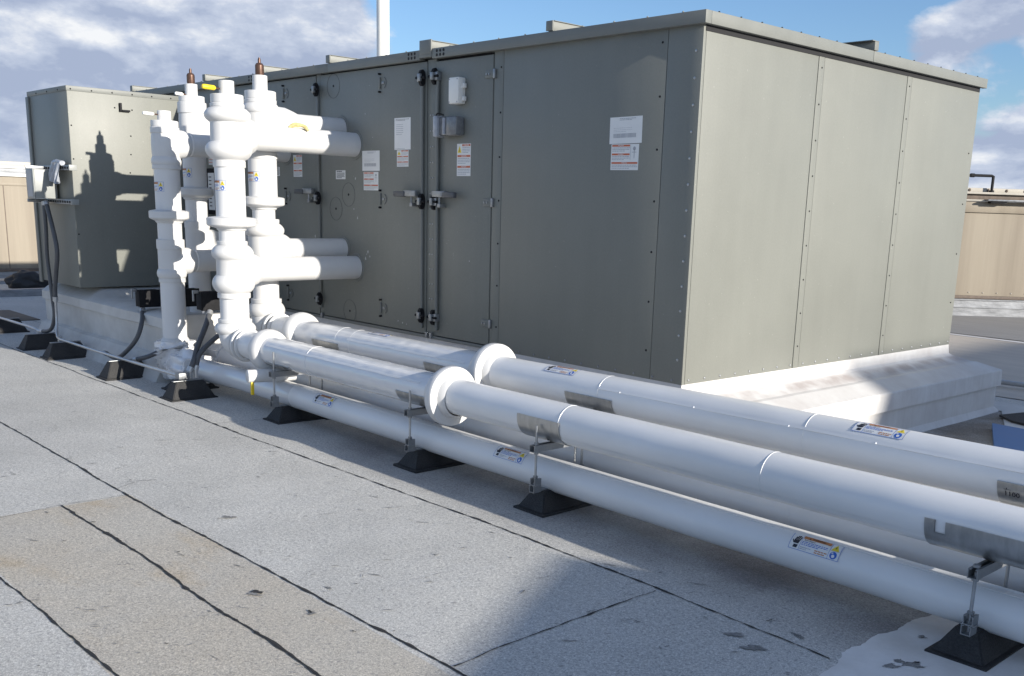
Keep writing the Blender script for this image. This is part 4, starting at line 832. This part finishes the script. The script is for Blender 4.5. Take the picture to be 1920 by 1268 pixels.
# small drain stub with yellow lever
T = thing('drain_valve', 'short white capped pipe stub with hanging yellow lever, between the front pipes', 'valve', (-3.3, -1.4, -0.27))
mb = MB(); mb.lathe([(0, 0.045), (0.006, 0.054), (0.40, 0.054), (0.405, 0.045)], (-3.3, -1.52, -0.272), (0.25, 1, 0), 'pvcm', 28); mb.build('insulated_stub', T)
mb = MB(); mb.bbox((-3.285, -1.50, -0.425), (-3.262, -1.475, -0.31), 'yellow', 0.004); mb.build('lever', T)

# ------------------------------------------------------------------ supports
def block_mesh(mb, x, y0, y1, z0, h, bw=0.23, tw=0.10):
    """tapered rubber foot, long side along y"""
    bx, tx = bw/2, tw/2; dy = 0.07
    b = [(x-bx, y0, z0+0.012), (x+bx, y0, z0+0.012), (x+bx, y1, z0+0.012), (x-bx, y1, z0+0.012)]
    t = [(x-tx, y0+dy, z0+h), (x+tx, y0+dy, z0+h), (x+tx, y1-dy, z0+h), (x-tx, y1-dy, z0+h)]
    bm = bmesh.new(); vs = [bm.verts.new(v) for v in b+t]
    for f in ((0, 3, 2, 1), (4, 5, 6, 7), (0, 1, 5, 4), (1, 2, 6, 5), (2, 3, 7, 6), (3, 0, 4, 7)): bm.faces.new([vs[i] for i in f])
    bmesh.ops.bevel(bm, geom=bm.edges[:], offset=0.006, segments=2, affect='EDGES'); bm.verts.index_update()
    mb.add([v.co.copy() for v in bm.verts], [[v.index for v in f.verts] for f in bm.faces], 'rubber'); bm.free()
    mb.bbox((x-bx-0.018, y0-0.018, z0-0.006), (x+bx+0.018, y1+0.018, z0+0.014), 'rubber', 0.005)
def foot(T, x, y0, y1, h=0.13):
    mb = MB(); block_mesh(mb, x, y0, y1, G, h); o = mb.build('rubber_foot', T, 30)
    mb = MB(); mb.bbox((x-0.022, y0+0.055, G+h-0.002), (x+0.022, y1-0.055, G+h+0.006), 'strut', 0.002); mb.build('top_channel', T)
def chan(mb, p0, p1, zc, w=0.042, h=0.042, m='strut'):
    """open strut channel along y: two sides and a bottom, lips"""
    x, y0, y1 = p0, p1[0], p1[1]
    mb.box((x-w/2, y0, zc-h/2), (x-w/2+0.004, y1, zc+h/2), m); mb.box((x+w/2-0.004, y0, zc-h/2), (x+w/2, y1, zc+h/2), m); mb.box((x-w/2+0.004, y0+0.0005, zc-h/2), (x+w/2-0.004, y1-0.0005, zc-h/2+0.004), m)
    mb.box((x-w/2+0.0042, y0+0.001, zc+h/2-0.004), (x-w/2+0.012, y1-0.001, zc+h/2-0.0005), m); mb.box((x+w/2-0.012, y0+0.001, zc+h/2-0.004), (x+w/2-0.0042, y1-0.001, zc+h/2-0.0005), m)
def saddle(T, x0, x1, y, z, r, a0, a1, notch=False, parent_name='saddle'):
    mb = MB(); n = 22; k = 12; vs = []
    for i in range(k+1):
        x = x0+(x1-x0)*i/k
        for j in range(n+1):
            a = a0+(a1-a0)*j/n; q = r+0.004
            flare = 0.006*(abs(2*j/n-1))**6
            vs.append((x, y-(q+flare)*math.cos(a), z+(q+flare)*math.sin(a)))
    for i in range(k+1):
        x = x0+(x1-x0)*i/k
        for j in range(n+1):
            a = a0+(a1-a0)*j/n; q = r+0.0015; vs.append((x, y-q*math.cos(a), z+q*math.sin(a)))
    o2 = (k+1)*(n+1); fs = []
    def skip(i, j): return notch and i == 1 and j >= n-3
    for i in range(k):
        for j in range(n):
            if skip(i, j): continue
            a_ = i*(n+1)+j; fs.append((a_, a_+1, a_+n+2, a_+n+1)); fs.append((o2+a_, o2+a_+n+1, o2+a_+n+2, o2+a_+1))
    for i in range(k):
        for j in (0, n):
            if skip(i, j-1): continue
            a_ = i*(n+1)+j; fs.append((a_, a_+n+1, o2+a_+n+1, o2+a_))
    for j in range(n):
        for i in (0, k): a_ = i*(n+1)+j; fs.append((a_, a_+1, o2+a_+1, o2+a_))
    mb.add(vs, fs, 'saddle'); return mb.build(parent_name, T, 60)
def trapeze(xs, ya, yb, zlow, ztop, zpipe, rpipe, label, sx0, sx1, tall=0.03, notch=False, h=0.125, first=False, sa=(-95, 2)):
    T = thing('pipe_support', label, 'pipe stand', (xs, (ya+yb)/2, G), 'rubber footed pipe stands under the white pipes')
    foot(T, xs-0.03, ya-0.01, yb+0.07, h)
    for yy in (ya, yb):
        mb = MB(); chan(mb, xs, (yy-0.03, yy+0.03), G+h+0.028); chan(mb, xs+0.003, (yy-0.026, yy+0.026), G+h+0.072); mb.bbox((xs-0.03, yy-0.02, G+h+0.046), (xs+0.03, yy+0.02, G+h+0.052), 'strut', 0.002); mb.build('strut_clamp', T)
    mb = MB(); chan(mb, xs, (ya-0.035, yb+0.035), ztop-0.022); mb.build('upper_channel', T)
    for y in (ya, yb):
        mb = MB(); top = ztop+tall if y == ya else ztop+0.02
        mb.cyl((xs, y, G+h+0.02), (xs, y, top), 0.0075, 'steel', 10)
        for z in (G+h+0.10, G+h+0.06, ztop+0.006, ztop-0.052): mb.cyl((xs, y, z-0.006), (xs, y, z+0.006), 0.015, 'strut', 6)
        mb.build('threaded_rod', T)
    saddle(T, sx0, sx1, -1.26 if ya < -1.2 else (ya+yb)/2, zpipe, rpipe, R(sa[0]-85), R(sa[1]), notch)
    return T
fr = [(-3.06, 0.16, 'under the small drain stub'), (-1.20, 0.13, 'just left of the front round flange cover'), (0.06, 0.115, 'right of the front round flange cover, its saddle sunlit'), (2.69, -0.02, 'at the right edge with the notched saddle')]
for i, (xs, tall, wh) in enumerate(fr):
    trapeze(xs, -1.405, -1.075, -0.488 if i != 3 else -0.45, -0.208, -0.083, 0.1195, 'front black rubber footed pipe stand '+wh, xs-(0.20 if i != 3 else 0.25), xs+(0.16 if i != 3 else 0.30), tall, i == 3, 0.125, sa=(-95, (-36, -10, 14, 10)[i]))
for i, (xs, wh) in enumerate([(-3.02, 'nearest the tall risers'), (-1.45, 'left of the rear round flange cover'), (0.03, 'right of the rear round flange cover'), (2.75, 'at the right edge of the picture')]):
    zz = zD(xs); Tt = trapeze(xs, -0.985, -0.675, -0.495, zz-0.125, zz, 0.1215, 'rear pipe stand mostly hidden behind the front pipes, '+wh, xs-0.20, xs+0.20, 0.0, sa=(-95, 0))
    if i == 3:
        d = Decal(pipe_fn(xs-0.19, y_ := -0.83, zz, 0.127, R(-26)))
        d.text('1100', 0.055, 0.004, 0.035, 'd_blk'); d.rect(0.02, 0.024, 0.05, 0.026, 'd_blk', 1); d.rect(0.03, 0.026, 0.034, 0.042, 'd_blk', 1); d.lines(0.01, 0.040, 0.07, 0.05, 1, 'd_blk', 1, 4, .6); d.mb.build('stamped_marking', Tt, 0)
# mid foot carrying conduit fittings by the left elbow
T = thing('pipe_support', 'rubber foot with lit channel and conduit fittings below the leftmost riser', 'pipe stand', (-4.42, -1.5, G), 'rubber footed pipe stands under the white pipes')
foot(T, -4.42, -1.72, -1.32, 0.16)
mb = MB(); mb.bbox((-4.46, -1.62, G+0.18), (-4.38, -1.52, G+0.235), 'strut', 0.004); mb.cyl((-4.42, -1.50, G+0.18), (-4.42, -1.50, G+0.26), 0.02, 'emt', 12); mb.cyl((-4.42, -1.445, G+0.18), (-4.42, -1.445, G+0.27), 0.022, 'emt', 12); mb.build('conduit_fitting', T)
T = thing('pipe_support', 'rubber foot half hidden behind the conduit foot, under the wrapped elbow', 'pipe stand', (-5.05, -1.35, G), 'rubber footed pipe stands under the white pipes'); foot(T, -4.85, -1.52, -1.1, 0.10)
# conduit sleepers
bl = thing('rubber_block', 'black rubber block under the zinc conduit at the far left edge', 'rubber block', (-9.8, -1.5, G), 'rubber blocks under the thin conduit')
mb = MB(); block_mesh(mb, -9.8, -1.72, -1.28, G, 0.165); mb.build('block_body', bl, 30); mb = MB(); mb.bbox((-9.82, -1.66, G+0.165), (-9.78, -1.34, G+0.175), 'strut', 0.003); mb.build('top_channel', bl)
for xq, yq, lb in ((-8.15, -1.60, 'upper of the two black rubber blocks below the control box'), (-7.33, -1.60, 'lower of the two black rubber blocks below the control box'), (-5.78, -1.56, 'black rubber block just left of the leftmost riser, under the conduit bend')):
    c = copy_tree(bl, (xq, yq, G)); c['label'] = lb

# ------------------------------------------------------------------ conduits
mb = MB(); mb.sweep(spline([(-11, -1.60, -0.43), (-9.7, -1.60, -0.43), (-8.55, -1.58, -0.43), (-8.30, -1.56, -0.452)]), 0.015, 'emt', 12); mb.cyl((-8.34, -1.565, -0.45), (-8.28, -1.558, -0.452), 0.021, 'emt', 12)
c1 = tag(mb.build('conduit', None, 40), 'thin zinc conduit along the roof at the left edge', 'conduit', 'thin zinc conduits')
mb = MB(); mb.sweep(spline([(-7.86, -1.5, -0.05), (-7.87, -1.5, -0.26), (-7.80, -1.53, -0.42), (-7.60, -1.58, -0.455), (-7.3, -1.60, -0.45), (-5.7, -1.60, -0.438), (-4.45, -1.60, -0.42)], 10), 0.015, 'emt', 12)
for p in ((-7.86, -1.5, -0.05), (-7.57, -1.58, -0.457)): mb.cyl(Vector(p)+Vector((0, 0, -0.025)), Vector(p)+Vector((0, 0, 0.025)), 0.022, 'emt', 12)
tag(mb.build('conduit', None, 40), 'thin zinc conduit bending down from the flexible conduits and running to the risers', 'conduit', 'thin zinc conduits')
def flexc(pts, label, r=0.022):
    mb = MB(); p = spline(pts, 14); n = len(p); mb.sweep(p, [r*(1+0.05*(i % 2)) for i in range(n)], 'flex', 14)
    for e, f in ((p[0], p[1]), (p[-1], p[-2])): d = (Vector(f)-Vector(e)).normalized(); mb.cyl(Vector(e)-d*0.01, Vector(e)+d*0.035, r*1.25, 'emt', 12)
    return tag(mb.build('flexible_conduit', None, 50), label, 'conduit', 'grey flexible conduits')
flexc([(-8.0, -1.5, 1.03), (-8.0, -1.5, 0.73), (-8.03, -1.5, 0.43), (-7.985, -1.5, 0.137), (-7.955, -1.5, -0.05), (-7.94, -1.5, -0.24), (-8.03, -1.52, -0.40), (-8.26, -1.55, -0.452)], 'left grey flexible conduit dropping from the control box and curling left', 0.021)
flexc([(-7.93, -1.5, 1.03), (-7.77, -1.5, 0.74), (-7.69, -1.5, 0.50), (-7.78, -1.5, 0.25), (-7.85, -1.5, 0.07), (-7.86, -1.5, -0.05)], 'right grey flexible conduit dropping from the control box with a bow', 0.024)
flexc([(-5.98, -1.27, -0.0), (-5.80, -1.36, -0.11), (-5.80, -1.42, -0.26), (-5.95, -1.48, -0.41), (-6.15, -1.5, -0.49), (-6.40, -1.52, -0.47)], 'grey flexible conduit curving down from the left black junction box', 0.022)
flexc([(-5.25, -1.20, -0.26), (-5.40, -1.36, -0.345), (-5.50, -1.44, -0.40), (-5.66, -1.5, -0.445)], 'short grey flexible conduit lying low behind the leftmost riser', 0.022)
flexc([(-4.70, -1.155, 0.10), (-4.60, -1.25, -0.02), (-4.50, -1.38, -0.18), (-4.42, -1.46, -0.30), (-4.42, -1.50, -0.38)], 'grey flexible conduit dropping from the right black junction box to the rubber foot', 0.024)
flexc([(-4.40, -1.13, -0.02), (-4.42, -1.28, -0.13), (-4.42, -1.40, -0.24), (-4.42, -1.445, -0.37)], 'grey flexible conduit branching right behind the front riser', 0.022)
def jbox(x, y, z, label, s=0.105):
    T = thing('junction_box', label, 'junction box', (x, y, z), 'black junction boxes')
    mb = MB(); mb.bbox((x-0.07, y-s, z-0.085), (x+0.035, y+s, z+0.085), 'black', 0.008); mb.build('box_body', T)
    mb = MB(); mb.bbox((x+0.036, y-s-0.004, z-0.088), (x+0.046, y+s+0.004, z+0.088), 'black', 0.003); mb.build('box_lid', T)
    mb = MB(); mb.bbox((x-0.02, y-s-0.05, z+0.07), (x+0.0, y-s-0.002, z+0.10), 'strut', 0.003); mb.bbox((x-0.02, y-s-0.06, z+0.0), (x+0.0, y-s-0.045, z+0.10), 'strut', 0.003); mb.build('mounting_bracket', T)
    mb = MB(); mb.cyl((x, y-0.06, z-0.115), (x, y-0.06, z-0.084), 0.024, 'emt', 12); mb.build('hub', T)
jbox(-6.02, -1.19, 0.118, 'black junction box left of the leftmost riser above the curb'); jbox(-5.40, -1.04, 0.175, 'black junction box half hidden behind the leftmost riser', 0.09); jbox(-4.77, -1.115, 0.20, 'black junction box in front of the second riser, left of the front riser')

# ------------------------------------------------------------------ background
T = thing('vent_pole', 'tall white round pole rising behind the grey unit', 'pole', (-12.25, 6.0, G))
mb = MB(); mb.lathe([(0, 0.12), (7.6, 0.116)], (-12.25, 6.0, G), (0, 0, 1), 'tanl', 32); mb.mats[0] = 'whitepl'; mb.build('pole_shaft', T)
mb = MB(); mb.bbox((-12.6, 5.65, G), (-11.9, 6.35, G+0.3), 'coat', 0.02); mb.build('pole_base', T)
# right tan unit, rotated
A0 = Vector((-4.266, 13.437, 0)); DR = Vector((0.675, 0.737, 0)).normalized(); NR = Vector((-DR.y, DR.x, 0))
mr = Matrix((DR.to_4d(), NR.to_4d(), (0, 0, 1, 0), (0, 0, 0, 1))).transposed(); mr.translation = A0
for r_ in range(3): mr[r_][3] = A0[r_]
mr[3][0] = mr[3][1] = mr[3][2] = 0; mr[3][3] = 1
T = thing('tan_unit', 'low weathered tan rooftop unit with streaked side, right of the grey unit', 'rooftop unit', A0+Vector((0, 0, G)))
mb = MB(); mb.box((-7, 0.05, G), (9, 0.3, -0.30), 'silver', mr); 
for z in (-0.47, -0.33): mb.box((-7, 0.03, z), (9, 0.051, z+0.02), 'silver', mr)
mb.build('silver_base', T, 0)
mb = MB(); mb.box((-7, 0.12, -0.285), (9, 5, 1.32), 'tan', mr); mb.build('body', T, 0)
mb = MB(); mb.bbox((-7, 0.02, -0.30), (9, 0.10, -0.245), 'rust', 0.004, mr); mb.build('drip_rail', T)
mb = MB(); mb.bbox((-7, 0.085, 1.29), (9, 0.118, 1.49), 'tan', 0.004, mr); mb.build('upper_fascia', T)
mb = MB(); mb.bbox((-7, 0.05, 1.495), (9, 0.3, 1.525), 'tanl', 0.004, mr); mb.bbox((-7, 0.09, 1.527), (9, 0.3, 1.62), 'rust', 0.004, mr); mb.bbox((-7, 0.02, 1.622), (9, 0.6, 1.66), 'tanl', 0.004, mr); mb.bbox((-7, 0.30, 1.662), (9, 4, 1.74), 'tanl', 0.01, mr); mb.build('roof_edge', T)
mb = MB()
for i in range(60): 
    p = mr @ Vector((-7+i*0.27, 0.12, -0.19)); mb.lathe([(0, 0.015), (0.012, 0.008)], p, -NR, 'tanl', 8)
for i in range(9):
    p = mr @ Vector((-1.6+i*0.35, 0.3, 1.70)); mb.lathe([(0, 0.03), (0.02, 0.015)], p, -NR, 'rust', 8)
for x in (-1.8, 2.2): mb.box((x, 0.112, -0.25), (x+0.012, 0.1195, 1.29), 'rust', mr)
mb.build('bolts', T)['kind'] = 'stuff'
p = [mr @ Vector(q) for q in ((-0.25, 0.25, 1.80), (-0.05, 0.25, 1.95), (0.02, 0.25, 1.955), (0.50, 0.25, 1.955), (0.545, 0.25, 1.93), (0.545, 0.25, 1.50))]
mb = MB(); mb.sweep([mr @ Vector((-0.35, 0.22, 1.70)), mr @ Vector((-0.35, 0.22, 1.955)), mr @ Vector((-0.33, 0.22, 1.96)), mr @ Vector((0.50, 0.22, 1.96)), mr @ Vector((0.53, 0.22, 1.955)), mr @ Vector((0.53, 0.22, 1.62))], 0.026, 'black', 12)
mb.cyl(mr @ Vector((0.53, 0.22, 1.62)), mr @ Vector((0.53, 0.22, 1.70)), 0.045, 'black', 12); mb.cyl(mr @ Vector((0.10, 0.22, 1.96)), mr @ Vector((0.17, 0.22, 1.96)), 0.036, 'black', 12)
o = mb.build('vent_pipe', None, 40); tag(o, 'black bent pipe on the roof of the tan unit', 'pipe')
mb = MB(); mb.bbox((0.35, -0.10, 1.50), (2.4, 0.085, 1.53), 'strut', 0.004, mr); mb.bbox((0.42, -0.06, 1.46), (0.72, 0.08, 1.499), 'black', 0.004, mr); tag(mb.build('pipe_tray', None, 30), 'flat grey tray under the black bent pipe on the tan unit', 'tray')
# left tan unit facing the sun
T = thing('tan_unit', 'low tan rooftop unit at the left edge, behind the cabinet', 'rooftop unit', (-18.43, 1.5, G))
mb = MB(); mb.box((-19, -8, G), (-18.43, 12, -0.47), 'silver'); mb.build('silver_base', T, 0)
mb = MB(); mb.box((-24, -8, -0.469), (-18.47, 12, 1.40), 'tan'); mb.build('body', T, 0)
mb = MB(); mb.bbox((-18.55, -8, -0.50), (-18.41, 12, -0.44), 'rust', 0.004); mb.bbox((-18.55, -8, 1.22), (-18.455, 12, 1.27), 'tan', 0.004); mb.build('drip_rail', T)
mb = MB(); mb.bbox((-18.6, -8, 1.402), (-18.42, 12, 1.46), 'whitepl', 0.004); mb.bbox((-18.6, -8, 1.461), (-18.46, 12, 1.56), 'silver', 0.004); mb.bbox((-18.7, -8, 1.561), (-18.42, 12, 1.60), 'whitepl', 0.004); mb.bbox((-22, -8, 1.601), (-18.65, 12, 1.70), 'tanl', 0.01); mb.build('roof_edge', T)
mb = MB()
for y in (-2.2, 1.05, 4.3): mb.box((-18.475, y, -0.44), (-18.462, y+0.015, 1.22), 'rust')
mb.build('panel_joints', T)['kind'] = 'stuff'
# low silver kerb, black bag, brown pad at left
mb = MB(); mb.box((-14.6, -4, G), (-14.4, 9, G+0.12), 'silver'); mb.box((-17.2, -4, G), (-17.0, 9, G+0.06), 'silver'); tag(mb.build('low_rail', None, 0), 'low dull metal rails lying in front of the left tan unit', 'rail')
mb = MB(); bm = bmesh.new(); bmesh.ops.create_icosphere(bm, subdivisions=4, radius=1)
for v in bm.verts:
    n_ = mnoise.noise(v.co*1.6)*0.35+mnoise.noise(v.co*4)*0.12; v.co = Vector((v.co.x*0.32*(1+n_), v.co.y*0.36*(1+n_), max(-0.1, v.co.z*0.20*(1+n_))))
bm.verts.index_update(); mb.add([v.co+Vector((-15.6, 0.55, G+0.14)) for v in bm.verts], [[v.index for v in f.verts] for f in bm.faces], 'bag'); bm.free()
tag(mb.build('black_bag', None, 60), 'crumpled black bag on the roof at the left edge', 'bag')
mb = MB(); mb.bbox((-12.3, -2.3, G), (-10.9, -0.75, G+0.012), 'brownmat', 0.004); tag(mb.build('walkway_pad', None, 30), 'flat brown walkway pad left of the white curb', 'roof pad')
# right: conduit, dark pad, flat blue patch painted for shade on the white roof
mb = MB(); mb.sweep([(-1.2, 5.75, G+0.06), (2.5, 6.15, G+0.06)], 0.028, 'emt', 12); tag(mb.build('conduit', None, 40), 'blue grey conduit lying on the roof behind the right curb corner', 'conduit')
mb = MB(); poly = [(0.53, 4.08), (0.62, 4.40), (0.9, 4.55), (1.6, 4.6), (1.6, 3.75), (1.0, 3.80), (0.72, 3.9)]; mb.prism(poly, lambda u, v, d: (u, v, d), G+0.012, G+0.03, 'mat'); tag(mb.build('roof_mat', None, 30), 'dark granule mat on the roof right of the white curb', 'roof mat')
mb = MB(); mb.prism([(0.70, 3.52), (0.93, 3.0), (1.2, 2.4), (2.2, 2.4), (2.2, 3.45)], lambda u, v, d: (u, v, d), G+0.012, G+0.05, 'blue'); tag(mb.build('roof_shade_patch', None, 30), 'flat blue patch of painted shade on the roof behind the rear pipe, right edge', 'shade patch')
# unseen boxes added right of the picture to cast shadows into it
def shade_box(name, label, a, b, rz=0.0, slope=0.0):
    mb = MB(); c = Vector(((a[0]+b[0])/2, (a[1]+b[1])/2, 0)); mt = Matrix.Translation(c) @ Matrix.Rotation(rz, 4, 'Z')
    hx, hy = (b[0]-a[0])/2, (b[1]-a[1])/2
    mb.bbox((-hx, -hy, G+0.15), (hx, hy, b[2]), 'tan', 0.02, mt); mb.bbox((-hx+0.1, -hy+0.1, G), (hx-0.1, hy-0.1, G+0.149), 'coat', 0.01, mt); return tag(mb.build(name, None, 30), label, 'rooftop unit')
shade_box('roof_shade_box', 'unseen tan box added right of the picture to shade the foreground roof', (11.670, -4.524, 0), (15.670, 0.676, 2.330), R(29))
shade_box('curb_shade_box', 'tall unseen tan box added far beyond the right edge to shade the curb', (30.0, 5.8, 0), (33.5, 14, 8.85), 0)
